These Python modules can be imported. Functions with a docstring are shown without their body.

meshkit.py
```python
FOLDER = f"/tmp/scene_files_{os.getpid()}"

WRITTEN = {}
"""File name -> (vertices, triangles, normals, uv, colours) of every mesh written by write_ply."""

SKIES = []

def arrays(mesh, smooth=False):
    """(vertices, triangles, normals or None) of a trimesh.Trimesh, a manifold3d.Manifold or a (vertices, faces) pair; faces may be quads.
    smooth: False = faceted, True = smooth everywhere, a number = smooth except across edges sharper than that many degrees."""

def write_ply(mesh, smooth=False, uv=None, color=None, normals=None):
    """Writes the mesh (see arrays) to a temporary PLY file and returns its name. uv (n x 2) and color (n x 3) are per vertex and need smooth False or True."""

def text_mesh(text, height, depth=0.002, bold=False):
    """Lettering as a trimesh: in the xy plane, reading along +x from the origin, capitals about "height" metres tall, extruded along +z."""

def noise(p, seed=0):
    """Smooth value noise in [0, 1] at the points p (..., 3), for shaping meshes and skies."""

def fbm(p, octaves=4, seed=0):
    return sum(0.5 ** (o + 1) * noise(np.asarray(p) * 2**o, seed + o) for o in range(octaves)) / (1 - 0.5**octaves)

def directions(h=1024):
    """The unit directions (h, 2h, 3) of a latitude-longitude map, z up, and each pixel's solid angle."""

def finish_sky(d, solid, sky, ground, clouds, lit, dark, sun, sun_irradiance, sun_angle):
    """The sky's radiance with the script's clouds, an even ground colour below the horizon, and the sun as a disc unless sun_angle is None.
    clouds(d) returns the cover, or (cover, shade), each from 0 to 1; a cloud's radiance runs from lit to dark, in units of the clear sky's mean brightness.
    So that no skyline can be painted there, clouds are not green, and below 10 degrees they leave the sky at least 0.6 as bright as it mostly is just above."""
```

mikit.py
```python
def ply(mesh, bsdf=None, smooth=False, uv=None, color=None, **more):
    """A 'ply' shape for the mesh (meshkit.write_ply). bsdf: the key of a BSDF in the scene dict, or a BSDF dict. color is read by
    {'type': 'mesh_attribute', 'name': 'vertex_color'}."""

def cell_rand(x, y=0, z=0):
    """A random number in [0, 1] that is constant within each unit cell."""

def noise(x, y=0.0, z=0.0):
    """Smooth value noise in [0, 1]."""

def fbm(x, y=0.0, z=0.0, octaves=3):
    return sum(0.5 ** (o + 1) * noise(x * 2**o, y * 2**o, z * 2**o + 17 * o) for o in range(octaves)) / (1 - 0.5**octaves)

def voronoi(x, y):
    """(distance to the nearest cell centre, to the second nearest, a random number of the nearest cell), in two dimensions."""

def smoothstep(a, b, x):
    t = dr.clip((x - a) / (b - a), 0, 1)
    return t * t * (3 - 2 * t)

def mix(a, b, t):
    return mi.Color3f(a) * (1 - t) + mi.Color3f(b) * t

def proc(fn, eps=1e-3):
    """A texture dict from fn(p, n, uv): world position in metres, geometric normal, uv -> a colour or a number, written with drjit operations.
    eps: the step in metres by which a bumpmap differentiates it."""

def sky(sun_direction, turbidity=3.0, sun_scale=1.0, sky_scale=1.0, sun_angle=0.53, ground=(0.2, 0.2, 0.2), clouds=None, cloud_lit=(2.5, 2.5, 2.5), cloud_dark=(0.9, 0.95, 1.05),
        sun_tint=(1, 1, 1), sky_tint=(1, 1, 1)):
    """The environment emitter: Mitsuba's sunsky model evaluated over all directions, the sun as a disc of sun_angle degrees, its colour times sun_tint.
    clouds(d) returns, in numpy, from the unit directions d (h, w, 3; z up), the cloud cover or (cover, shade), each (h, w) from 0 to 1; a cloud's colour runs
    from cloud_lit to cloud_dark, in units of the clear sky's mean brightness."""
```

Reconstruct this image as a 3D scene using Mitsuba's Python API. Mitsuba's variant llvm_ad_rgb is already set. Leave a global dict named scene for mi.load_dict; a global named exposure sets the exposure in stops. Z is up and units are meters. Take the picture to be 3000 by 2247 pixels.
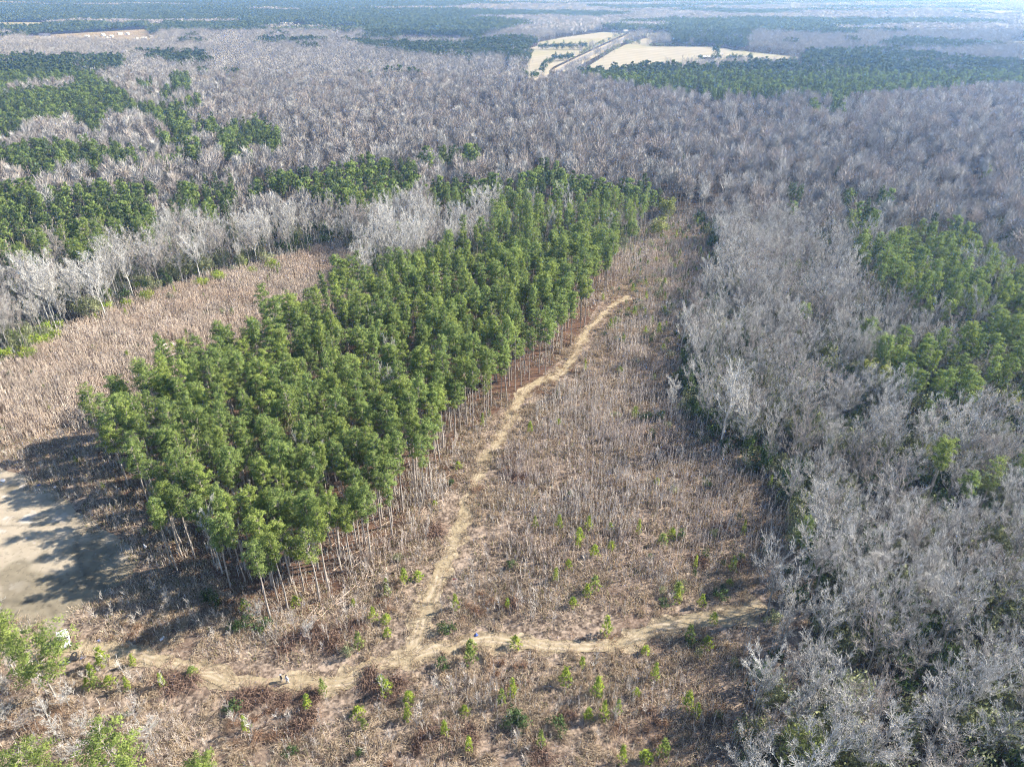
import math
import numpy as np
import trimesh
import shapely
import manifold3d as m3
import mitsuba as mi
import drjit as dr
import mikit
import meshkit
from mikit import proc, noise, fbm, smoothstep, mix

T = mi.ScalarTransform4f
scene, labels = {}, {}

# ------------------------------------------------------------------ camera, light, exposure
CAM_H, PITCH, FOV = 85.0, math.radians(30.293), 73.714
exposure = 3.25
scene['camera'] = {
    'type': 'perspective', 'fov': FOV, 'fov_axis': 'x', 'near_clip': 1.0, 'far_clip': 60000.0,
    'to_world': T().look_at(origin=[0, 0, CAM_H], target=[0, math.cos(PITCH), CAM_H - math.sin(PITCH)], up=[0, 0, 1]),
    'medium': {'type': 'ref', 'id': 'haze_air'},
}
SUN_AZ, SUN_EL = math.radians(16), math.radians(35)      # from the right, a little ahead
SUN = [math.cos(SUN_EL) * math.cos(SUN_AZ), math.cos(SUN_EL) * math.sin(SUN_AZ), math.sin(SUN_EL)]
scene['sky'] = mikit.sky(SUN, turbidity=3.0, ground=(0.10, 0.09, 0.08), sky_scale=0.66, sun_tint=(0.865, 1.0, 1.225))

# ------------------------------------------------------------------ zones of the land, in metres (camera foot at the origin, y ahead, x right)
ZONES = {
 'stand': [
  [(-87.7,115.2),(-88.0,119.2),(-83.8,125.9),(-80.9,127.9),(-80.5,135.8),(-73.7,144.7),(-68.8,152.4),(-62.0,152.4),(-64.4,163.8),(-56.8,171.5),(-52.6,179.9),(-52.1,189.0),(-40.3,190.9),(-37.7,201.0),(-31.5,207.4),(-24.6,211.9),(-18.5,209.6),(-8.0,203.1),(-0.9,218.9),(11.4,221.4),(18.2,231.6),(35.5,228.9),(34.8,207.4),(29.5,202.3),(24.3,187.1),(18.9,172.1),(14.2,159.0),(6.0,144.9),(-2.7,132.6),(-10.4,122.8),(-11.5,117.4),(-14.8,112.3),(-14.5,105.3),(-14.9,100.3),(-19.1,93.6),(-19.9,88.7),(-23.1,84.7),(-26.1,81.0),(-28.9,77.4),(-31.2,72.7),(-37.1,71.8),(-42.1,78.4),(-47.9,78.4),(-53.3,81.0),(-58.5,83.6),(-62.2,89.9),(-62.0,94.9),(-64.5,97.5),(-66.3,96.2),(-72.5,100.3),(-79.7,107.6),(-89.6,117.4)],
 ],
 'pines': [
  [(-622.9,920.3),(-608.4,942.5),(-550.7,942.5),(-512.3,942.5),(-458.4,899.1),(-421.3,822.8),(-408.5,758.0),(-380.6,689.4),(-370.9,642.5),(-393.2,653.7),(-396.9,621.2),(-401.3,601.2),(-392.7,564.7),(-410.5,564.7),(-651.1,920.3)],
  [(-480.6,990.1),(-395.9,990.1),(-344.0,859.4),(-350.0,805.7),(-327.3,743.3),(-393.3,859.4),(-434.5,899.1)],
  [(-325.5,773.3),(-314.3,773.3),(-277.3,677.1),(-287.1,677.1)],
  [(-288.1,758.0),(-275.6,758.0),(-247.7,677.1),(-259.0,677.1)],
  [(-316.3,689.4),(-299.1,689.4),(-255.5,591.7),(-252.9,564.7),(-278.2,601.2)],
  [(-320.3,631.7),(-304.5,631.7),(-278.2,573.4),(-296.9,582.4)],
  [(-278.6,582.4),(-274.0,591.7),(-246.0,532.0),(-251.6,524.4)],
  [(-235.9,532.0),(-228.9,539.9),(-207.9,489.2),(-213.0,476.3)],
  [(-247.1,532.0),(-241.5,532.0),(-214.0,476.3),(-224.8,482.6)],
  [(-381.9,547.9),(-383.5,582.4),(-360.7,591.7),(-377.7,665.2),(-336.0,621.2),(-300.3,564.7),(-275.1,532.0),(-259.0,502.7),(-246.2,502.7),(-216.0,476.3),(-191.4,430.4),(-178.5,396.4),(-187.2,401.0),(-215.9,435.7),(-238.6,464.0),(-263.4,470.0),(-247.6,435.7),(-229.0,396.4),(-265.5,441.1),(-292.4,446.6),(-277.0,396.4),(-280.9,391.9),(-297.9,391.9),(-404.9,547.9)],
  [(-262.3,363.1),(-255.2,370.9),(-240.7,370.9),(-218.9,370.9),(-198.9,363.1),(-179.3,344.7),(-174.5,328.0),(-188.4,318.6),(-205.2,324.8),(-205.4,306.8),(-219.2,312.6),(-237.5,324.8),(-254.0,328.0),(-280.7,367.0)],
  [(-201.4,405.6),(-199.2,410.3),(-178.6,370.9),(-183.3,367.0)],
  [(-188.7,396.4),(-181.0,396.4),(-172.2,375.0),(-179.5,375.0)],
  [(-190.7,435.7),(-184.6,446.6),(-163.0,401.0),(-163.7,430.4),(-155.9,446.6),(-131.0,401.0),(-116.3,359.3),(-118.5,348.3),(-138.2,370.9),(-122.0,331.2),(-140.3,341.3),(-159.0,383.3),(-172.4,391.9)],
  [(-165.7,348.3),(-161.9,351.9),(-148.2,318.6),(-160.9,315.6),(-168.0,331.2),(-158.5,331.2)],
  [(-169.7,370.9),(-165.7,375.0),(-152.9,344.7),(-158.9,344.7)],
  [(-213.6,287.9),(-203.6,290.5),(-175.9,257.8),(-157.7,224.1),(-145.8,205.6),(-145.6,197.3),(-153.2,194.6),(-162.4,194.6),(-226.5,287.9)],
  [(-185.2,275.7),(-180.2,290.5),(-172.3,287.9),(-159.5,285.4),(-143.2,280.5),(-137.8,271.0),(-138.8,259.9),(-119.2,227.5),(-120.9,217.7),(-129.7,227.5),(-135.9,224.1),(-123.8,200.4),(-134.2,200.4),(-146.0,214.5),(-157.1,227.5),(-173.0,255.7)],
  [(-134.4,268.7),(-136.2,287.9),(-118.1,293.1),(-107.2,271.0),(-107.0,259.9),(-106.7,241.8),(-124.4,245.7)],
  [(-107.0,275.7),(-110.6,306.8),(-95.6,304.0),(-77.2,315.6),(-73.4,324.8),(-50.4,334.5),(-41.5,309.7),(-35.1,287.9),(-44.3,266.5),(-47.6,253.6),(-61.2,257.8),(-72.1,262.1),(-87.1,273.3),(-100.9,278.0),(-102.5,264.3)],
  [(-46.4,344.7),(-41.1,344.7),(-38.0,321.7),(-42.6,318.6)],
  [(-38.1,351.9),(-31.4,355.6),(-17.4,355.6),(-13.0,337.9),(-17.7,328.0),(-35.3,331.2)],
  [(-35.4,273.3),(-32.5,287.9),(-24.5,293.1),(-10.3,298.5),(-2.9,293.1),(6.3,295.8),(10.1,312.6),(14.7,324.8),(26.2,324.8),(24.3,298.5),(26.1,295.8),(35.4,290.5),(44.2,282.9),(50.6,287.9),(56.5,295.8),(59.6,280.5),(60.1,273.3),(53.7,245.7),(47.9,238.1),(44.7,245.7),(36.8,249.6),(31.6,259.9),(24.4,251.6),(18.4,238.1),(12.5,241.8),(-0.2,241.8),(-6.3,268.7),(-18.1,262.1),(-29.3,255.7)],
  [(111.6,278.0),(117.1,282.9),(114.0,264.3),(106.5,253.6)],
  [(132.7,273.3),(137.7,273.3),(130.3,257.8),(127.1,259.9)],
  [(144.6,271.0),(150.7,271.0),(140.8,251.6),(137.2,253.6)],
  [(125.3,251.6),(135.1,251.6),(125.8,229.2),(115.8,229.2)],
  [(208.5,509.8),(215.0,509.8),(199.5,470.0),(193.5,470.0)],
  [(227.3,524.4),(236.2,524.4),(212.0,464.0),(203.1,464.0)],
  [(112.6,223.0),(118.1,222.0),(124.6,219.6),(131.7,224.5),(143.5,232.2),(153.1,232.2),(156.6,224.5),(147.2,205.9),(153.4,197.6),(151.6,182.5),(132.8,154.6),(117.7,157.3),(110.2,165.2),(108.2,177.0),(106.0,186.1),(109.4,205.9)],
  [(93.3,148.5),(98.1,151.9),(102.8,151.1),(104.3,146.8),(111.0,150.3),(111.5,146.8),(120.4,156.5),(123.9,156.5),(130.5,151.1),(111.3,122.7),(98.0,121.4),(91.9,119.9),(87.2,122.7),(84.1,127.2),(83.5,139.5)],
  [(73.1,98.4),(77.7,99.2),(82.0,98.4),(85.2,99.3),(90.5,100.2),(94.3,97.0),(91.1,93.4),(86.5,93.1),(81.3,92.4),(79.2,90.6),(73.5,90.6),(72.0,95.7)],
  [(-8.1,258.2),(41.1,271.4),(50.2,240.3),(34.4,203.8),(-6.5,197.6)],
  [(-41.5,205.9),(-16.9,229.6),(2.2,224.5),(-0.8,197.6),(-28.9,197.6)],
 ],
 'silver': [
  [(-157.0,206.6),(-135.1,206.6),(-110.3,200.3),(-104.6,217.8),(-104.9,243.7),(-88.4,268.3),(-78.1,243.7),(-71.1,249.5),(-61.9,217.8),(-77.6,200.3),(-91.5,188.7),(-107.4,185.0),(-113.6,171.5),(-129.2,168.4)],
  [(-62.6,249.5),(-43.8,261.8),(-10.0,261.8),(-4.3,238.1),(-7.0,217.8),(-31.4,217.8),(-52.7,217.8)],
 ],
 'farpine': [
  [(66.0,740.1),(75.1,780.2),(113.0,819.5),(160.3,829.9),(227.7,814.4),(268.4,846.0),(296.5,868.4),(323.9,851.5),(372.1,977.8),(424.7,1030.9),(495.6,1038.9),(528.4,943.0),(570.1,886.0),(635.3,851.5),(478.4,630.6),(377.6,606.4),(325.0,578.5),(280.2,560.4),(230.5,524.8),(228.9,555.4),(186.5,543.2),(153.8,536.2),(139.0,560.4),(119.3,586.6),(96.1,630.6),(61.0,681.2)],
  [(536.2,1089.8),(612.7,1229.4),(654.0,1252.2),(727.3,1126.5),(710.1,1098.8),(588.7,1023.0),(544.7,1047.1)],
  [(-260.4,1338.9),(-282.5,1485.0),(-230.5,1626.2),(-60.3,1976.0),(46.8,1773.0),(-41.2,1338.9),(-47.9,1196.7),(-225.8,1218.3)],
  [(-272.3,1218.3),(-165.5,1155.6),(-73.1,1136.0),(3.2,1313.0),(41.7,1275.9),(30.8,1030.9),(21.6,904.2),(2.2,880.1),(-9.0,916.8),(-123.8,936.3),(-206.2,1072.3)],
  [(-390.3,1165.6),(-307.7,1252.2),(-290.8,1196.7),(-364.7,1098.8)],
  [(-1055.9,1588.6),(-1041.2,1626.3),(-992.4,1626.3),(-1039.6,1796.2),(-950.8,1750.6),(-876.6,1707.1),(-882.2,1894.9),(-670.7,1453.5),(-705.7,1453.5),(-744.9,1394.0),(-766.5,1313.1),(-806.1,1313.1),(-913.1,1394.0),(-911.7,1365.9)],
  [(-560.5,2218.2),(-457.5,2424.1),(-290.3,2316.7),(-106.2,2316.7),(-87.2,1894.8),(-155.7,1652.3),(-275.0,1576.3),(-354.9,1485.0),(-420.3,1600.9)],
  [(301.0,1600.9),(460.7,1894.8),(606.3,1966.6),(314.6,999.9),(280.3,1063.8),(247.1,1136.0),(264.9,1279.9),(268.4,1423.0)],
  [(606.9,1966.6),(681.8,1827.9),(719.7,1707.1),(600.3,1384.4),(543.2,1330.2),(497.9,1384.4),(442.7,1423.0)],
 ],
 'house_gap': [
  [(-581.9,1864.0),(-493.9,1893.5),(-422.3,1612.0),(-505.3,1612.0)],
 ],
 'clearing': [
  [(67.1,283.7),(76.1,280.4),(73.5,233.3),(66.0,207.3),(53.5,182.5),(46.3,162.0),(41.4,144.9),(40.4,130.3),(43.7,118.6),(47.7,115.3),(50.3,108.3),(50.7,98.6),(48.5,90.0),(47.8,83.4),(44.1,77.3),(39.0,72.7),(36.1,66.0),(33.0,60.0),(30.1,54.5),(26.9,47.3),(23.1,37.3),(-71.5,37.3),(-103.7,76.4),(-110.9,112.9),(-110.6,121.2),(-99.6,124.7),(-85.4,111.4),(-75.6,101.3),(-63.9,91.2),(-52.6,81.3),(-33.3,72.3),(-24.9,80.8),(-20.0,95.4),(-13.7,110.6),(-10.7,122.1),(2.7,143.8),(19.2,177.8),(37.7,219.7),(53.2,265.0)],
 ],
 'leftfield': [
  [(-139.9,151.9),(-132.0,154.3),(-128.0,159.4),(-128.2,174.8),(-121.7,182.5),(-119.9,192.5),(-114.6,202.7),(-104.8,211.3),(-95.8,220.5),(-77.8,235.7),(-70.2,245.7),(-58.8,240.6),(-48.6,226.3),(-50.5,199.7),(-60.0,170.3),(-65.2,154.3),(-76.1,142.7),(-85.8,132.3),(-92.9,125.6),(-99.6,124.7),(-109.5,119.5),(-115.1,116.1)],
 ],
 'chips': [
  [(-97.0,165.3),(-95.4,168.9),(-87.4,168.1),(-83.6,164.7),(-86.4,159.4),(-93.1,160.7)],
 ],
 'lot': [
  [(-117.2,109.8),(-104.2,111.4),(-97.2,109.1),(-88.7,104.0),(-79.6,97.3),(-72.0,92.3),(-66.1,88.8),(-63.5,85.0),(-63.6,80.3),(-66.8,76.4),(-69.0,73.6),(-69.1,70.1),(-72.8,69.3),(-77.5,70.1),(-87.4,69.3)],
 ],
 'sand': [
  [(-109.9,99.9),(-96.4,99.3),(-90.0,97.3),(-81.9,92.3),(-76.9,87.7),(-77.1,83.9),(-81.7,81.3),(-96.3,81.3)],
 ],
 'farm': [
  [(7.0,801.8),(13.9,866.7),(21.1,954.2),(19.1,1075.0),(20.9,1138.6),(39.8,1209.7),(44.7,1290.0),(97.1,1418.6),(186.3,1574.5),(211.8,1559.0),(225.4,1528.8),(112.5,1122.0),(49.1,892.3),(23.7,730.7),(15.7,741.7)],
  [(68.6,764.7),(85.7,876.8),(151.9,1130.2),(185.5,1238.7),(252.6,1418.6),(254.4,1514.1),(291.9,1559.0),(308.4,1514.1),(289.6,1418.6),(268.8,1381.1),(233.3,1279.4),(218.9,1209.7),(305.0,1191.1),(314.4,1191.1),(324.5,1155.6),(346.6,1098.0),(387.4,1017.9),(377.0,966.3),(325.6,887.1),(178.6,837.7)],
  [(25.6,692.8),(36.2,734.3),(60.3,768.6),(55.9,696.1)],
  [(1742.4,2931.2),(1906.7,2862.4),(1608.3,2411.9),(1433.7,2289.9),(1372.2,2309.4)],
  [(-1339.6,1997.7),(-1192.4,1987.8),(-967.1,1598.2),(-1074.8,1598.2)],
  [(-208.0,1401.7),(-87.4,1391.8),(-76.1,1210.0),(-181.4,1221.3)],
  [(-421.6,1694.7),(-369.9,1864.0),(-345.2,1780.7),(-317.4,1528.8),(-371.7,1561.1)],
  [(667.0,1544.8),(700.6,1544.8),(590.6,1299.7),(569.5,1309.4)],
  [(859.0,1334.8),(892.8,1313.9),(751.2,1102.8),(737.5,1126.6)],
 ],
 'village': [
  [(-911.6,1439.5),(-888.3,1505.6),(-862.4,1559.1),(-784.2,1699.6),(-720.6,1574.6),(-564.0,1213.6),(-578.9,1182.8),(-600.4,1182.8),(-667.0,1213.6),(-726.9,1268.5),(-725.9,1213.6),(-750.9,1213.6),(-783.2,1235.0)],
 ],
}
ROAD = [(14.5,679.9),(23.6,727.1),(41.6,797.5),(76.9,930.8),(147.1,1182.1),(207.8,1393.4),(256.1,1559.0)]
TRACK1 = [(-15.6,64.4),(-14.5,68.0),(-13.8,73.6),(-12.9,79.3),(-11.5,84.4),(-9.8,92.3),(-8.5,101.3),(-7.1,109.8),(-3.6,119.5),(-0.6,128.0),(1.5,137.3),(5.0,144.5),(10.9,149.0),(15.2,156.8),(18.3,166.9),(21.9,176.3),(25.3,182.5),(32.0,194.3),(37.2,200.4)]
TRACK2 = [(-71.8,67.6),(-65.6,67.6),(-60.7,67.4),(-54.7,66.4),(-48.7,65.0),(-44.0,63.3),(-38.2,61.8),(-31.7,61.8),(-26.4,61.6),(-22.8,62.7),(-20.4,64.3),(-16.6,65.6),(-12.7,66.8),(-10.0,67.6),(-3.9,68.8),(3.0,68.4),(9.9,68.0),(15.4,68.2),(20.7,70.5),(26.7,72.5),(32.6,73.2),(35.8,74.1),(40.1,76.4)]
BARE_BUSHES = [(-69.7,60.0),(-63.8,54.5),(-61.5,55.8),(-60.3,58.2),(-70.7,63.6),(-58.8,53.3),(-55.7,54.2),(-46.7,53.3),(-44.9,50.5),(-66.4,52.0),(-60.1,50.5),(-79.1,73.2),(-30.4,69.7),(-39.1,72.7),(-64.5,60.0),(-55.0,50.8),(-67.0,55.8),(-32.8,70.5),(-53.3,52.6),(-49.8,55.8)]
YOUNG_PINES = [(-17.7,80.5),(-15.5,81.4),(-20.1,78.0),(-21.4,72.8),(-19.4,72.5),(-18.8,69.9),(-22.6,67.7),(-8.9,75.0),(9.5,83.8),(7.2,81.0),(13.4,78.9),(12.0,77.7),(9.6,75.7),(14.3,70.2),(26.7,78.0),(26.3,76.4),(10.1,64.5),(19.6,66.8),(-6.0,65.1),(7.5,61.7),(11.8,59.9),(17.2,59.8),(14.2,57.0),(12.3,56.4),(10.2,56.3),(0.1,59.8),(-1.4,58.4),(-6.4,57.2),(-13.9,56.1),(-14.1,58.8),(-19.5,55.0),(-20.7,57.0),(-8.8,54.1),(-5.5,51.9),(3.7,52.5),(13.8,93.2),(14.2,86.7),(17.3,88.3),(26.4,89.5),(28.4,91.0),(13.9,50.4),(16.9,50.6),(19.2,51.2),(-17.3,60.1),(-18.4,61.7),(11.9,90.5),(-6.1,67.5),(0.5,68.1),(20.2,62.4),(31.1,72.5),(26.6,69.2),(28.9,67.9),(23.8,57.9),(24.8,56.8),(36.9,83.1),(30.0,75.7),(-54.6,64.7),(-60.0,63.4),(-58.1,61.2),(-59.1,61.0),(-53.4,60.7),(-48.8,61.2),(-45.5,63.2),(-56.4,61.5),(-34.9,54.6),(-27.6,57.7),(-26.1,60.0),(-34.2,75.8),(-58.9,64.7)]
DARK_SHRUBS = [(-10.1,64.2),(-0.1,55.7),(1.5,55.0),(0.3,56.5),(-10.0,70.4),(6.0,54.8),(46.0,82.4),(33.3,77.1),(30.8,129.4),(29.1,128.4),(33.4,129.4),(-37.6,57.4),(-42.1,71.0),(-40.6,71.6),(-47.0,75.8),(-48.7,77.1),(-38.2,71.3)]
UNION = {k: shapely.union_all([shapely.Polygon(p).buffer(0) for p in v]) for k, v in ZONES.items()}
for _p in UNION.values():
    shapely.prepare(_p)


def inz(name, x, y):
    return shapely.contains_xy(UNION[name], np.asarray(x, float), np.asarray(y, float))


# ------------------------------------------------------------------ small geometry kit
def unit(v):
    return v / (np.linalg.norm(v, axis=-1, keepdims=True) + 1e-9)


def rdir(rng, n):
    return unit(rng.normal(size=(n, 3)))


class Mesh:
    """Collects triangles with normals and uv (uv = a random tone per tuft or twig, and a random number per face)."""

    def __init__(self):
        self.v, self.f, self.n, self.u, self.k = [], [], [], [], 0

    def add(self, v, f, n, u):
        self.v.append(v); self.f.append(f + self.k); self.n.append(n); self.u.append(u); self.k += len(v)

    def ribbons(self, a, b, w0, w1, rng, tone=None):
        k = len(a)
        d = unit(b - a)
        s = unit(np.cross(d, rdir(rng, k)))
        nn = unit(np.cross(s, d) + 0.25 * rdir(rng, k))
        w0 = np.broadcast_to(w0, (k,))[:, None] / 2
        w1 = np.broadcast_to(w1, (k,))[:, None] / 2
        v = np.stack([a - s * w0, a + s * w0, b + s * w1, b - s * w1], 1).reshape(-1, 3)
        i = np.arange(k)[:, None] * 4
        f = np.concatenate([i + [0, 1, 2], i + [0, 2, 3]], 1).reshape(-1, 3)
        t = rng.random(k) if tone is None else np.broadcast_to(tone, (k,))
        self.add(v, f, np.repeat(nn, 4, 0), np.repeat(np.stack([t, rng.random(k)], 1), 4, 0))

    def prisms(self, a, b, r0, r1, rng, sides=5, tone=None):
        k = len(a)
        d = unit(b - a)
        x = unit(np.cross(d, np.where(np.abs(d[:, 2:]) < 0.9, [[0, 0, 1.0]], [[1.0, 0, 0]])))
        y = np.cross(d, x)
        ang = np.arange(sides) * 2 * np.pi / sides
        ring = np.cos(ang)[None, :, None] * x[:, None] + np.sin(ang)[None, :, None] * y[:, None]
        r0 = np.broadcast_to(r0, (k,))[:, None, None]
        r1 = np.broadcast_to(r1, (k,))[:, None, None]
        v = np.concatenate([a[:, None] + ring * r0, b[:, None] + ring * r1], 1).reshape(-1, 3)
        n = np.concatenate([ring, ring], 1).reshape(-1, 3)
        j = np.arange(sides)
        q = np.stack([j, (j + 1) % sides, (j + 1) % sides + sides, j + sides], 1)
        f = np.concatenate([q[:, [0, 1, 2]], q[:, [0, 2, 3]]])
        f = (np.arange(k)[:, None, None] * 2 * sides + f[None]).reshape(-1, 3)
        t = rng.random(k) if tone is None else np.broadcast_to(tone, (k,))
        self.add(v, f, n, np.repeat(np.stack([t, t], 1), 2 * sides, 0))

    def leaves(self, c, size, rng, out, elong=2.0, keep=0.6, tone=None):
        """One triangle at each centre; its shading normal leans towards OUT (away from the middle of its clump)."""
        k = len(c)
        d = unit(rdir(rng, k) + 0.5 * out)
        s = unit(np.cross(d, rdir(rng, k)))
        size = np.broadcast_to(size, (k,))[:, None] * rng.uniform(0.7, 1.3, (k, 1))
        v = np.stack([c - d * size / 2 - s * size / elong / 2, c - d * size / 2 + s * size / elong / 2, c + d * size / 2], 1).reshape(-1, 3)
        n = unit(keep * out + (1 - keep) * rdir(rng, k))
        t = rng.random(k) if tone is None else np.broadcast_to(tone, (k,))
        self.add(v, np.arange(3 * k).reshape(-1, 3), np.repeat(n, 3, 0), np.repeat(np.stack([t, rng.random(k)], 1), 3, 0))

    def shape(self, bsdf):
        v, f, n, u = np.vstack(self.v), np.vstack(self.f), np.vstack(self.n), np.vstack(self.u)
        return {'type': 'ply', 'filename': meshkit.write_ply((v, f), False, u, None, normals=n), 'face_normals': False, 'bsdf': {'type': 'ref', 'id': bsdf}}


# ------------------------------------------------------------------ materials
def world_tone(p, scale):
    return noise(p.x / scale, p.y / scale, 3.7)


def diffuse(fn):
    return {'type': 'twosided', 'bsdf': {'type': 'diffuse', 'reflectance': proc(fn)}}


def leafy(fn, trans=0.5, rough=0.6):
    return {'type': 'principledthin', 'base_color': proc(fn), 'roughness': rough, 'diff_trans': trans, 'eta': 1.35}


def needles(lo, hi, tip):
    def fn(p, n, uv):
        g = mix(lo, hi, uv.x)
        g = mix(g, tip, smoothstep(0.7, 1.0, uv.y) * 0.6)
        return g * (0.72 + 0.56 * world_tone(p, 4.5))
    return fn


needle_colour = needles((0.092, 0.160, 0.050), (0.325, 0.405, 0.140), (0.430, 0.475, 0.205))
olive_needle_colour = needles((0.120, 0.185, 0.050), (0.370, 0.445, 0.130), (0.460, 0.490, 0.190))


deep_needle_colour = needles((0.052, 0.090, 0.044), (0.165, 0.212, 0.098), (0.230, 0.260, 0.130))


def young_needle_colour(p, n, uv):
    return mix((0.18, 0.27, 0.045), (0.40, 0.47, 0.085), uv.x) * (0.75 + 0.5 * world_tone(p, 4.0))


def evergreen_colour(p, n, uv):
    return mix((0.045, 0.085, 0.036), (0.115, 0.165, 0.065), uv.x) * (0.7 + 0.6 * world_tone(p, 5.0))


def sage_colour(p, n, uv):
    return mix((0.13, 0.155, 0.08), (0.37, 0.395, 0.235), uv.x) * (0.65 + 0.7 * world_tone(p, 6.0))


def pale_leaf_colour(p, n, uv):
    return mix((0.19, 0.23, 0.07), (0.38, 0.41, 0.16), uv.x)


def pine_bark_colour(p, n, uv):
    return mix((0.27, 0.235, 0.215), (0.56, 0.50, 0.46), fbm(p.x * 3, p.y * 3, p.z * 0.8))


def bark_colour(p, n, uv):
    return mix((0.22, 0.21, 0.20), (0.44, 0.42, 0.41), fbm(p.x * 2, p.y * 2, p.z * 0.7))


def twigs_of(lo, hi):
    def fn(p, n, uv):
        return mix(lo, hi, uv.x) * (0.70 + 0.38 * world_tone(p, 13.0) + 0.22 * noise(p.x / 75, p.y / 75, 5.5))
    return fn


twig_colour = twigs_of((0.42, 0.405, 0.395), (0.72, 0.70, 0.685))
pale_twig_colour = twigs_of((0.54, 0.525, 0.51), (0.80, 0.785, 0.77))
russet_twig_colour = twigs_of((0.33, 0.295, 0.28), (0.57, 0.515, 0.49))


swamp_twig_colour = twigs_of((0.30, 0.287, 0.285), (0.57, 0.545, 0.54))


def silver_colour(p, n, uv):
    return mix((0.52, 0.51, 0.50), (0.78, 0.765, 0.75), uv.x)


def brush_colour(p, n, uv):
    g = mix((0.44, 0.40, 0.38), (0.80, 0.75, 0.715), uv.x)
    return mix(g, (0.54, 0.42, 0.36), smoothstep(0.4, 0.8, noise(p.x / 11, p.y / 11, 1.3)) * 0.40) * (0.8 + 0.4 * world_tone(p, 3.0))


def slash_colour(p, n, uv):
    return mix((0.30, 0.25, 0.215), (0.58, 0.51, 0.455), uv.x)


def thicket_colour(p, n, uv):
    g = mix((0.42, 0.36, 0.32), (0.77, 0.685, 0.615), uv.x)
    return mix(g, (0.58, 0.465, 0.385), smoothstep(0.35, 0.75, noise(p.x / 9, p.y / 9, 1.3)) * 0.5) * (0.8 + 0.4 * world_tone(p, 4.0))


def weed_colour(p, n, uv):
    g = mix((0.17, 0.126, 0.10), (0.74, 0.625, 0.50), uv.x)
    return mix(g, (0.19, 0.22, 0.07), smoothstep(0.88, 0.96, uv.y)) * (0.7 + 0.6 * world_tone(p, 5.0))


def straw_colour(p, n, uv):
    g = mix((0.34, 0.262, 0.19), (0.66, 0.555, 0.44), uv.x)
    return mix(g, (0.25, 0.13, 0.085), smoothstep(0.52, 0.75, noise(p.x / 7, p.y / 7, 6.3)) * 0.7)


def bramble_colour(p, n, uv):
    return mix((0.12, 0.078, 0.064), (0.34, 0.235, 0.19), uv.x)


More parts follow.
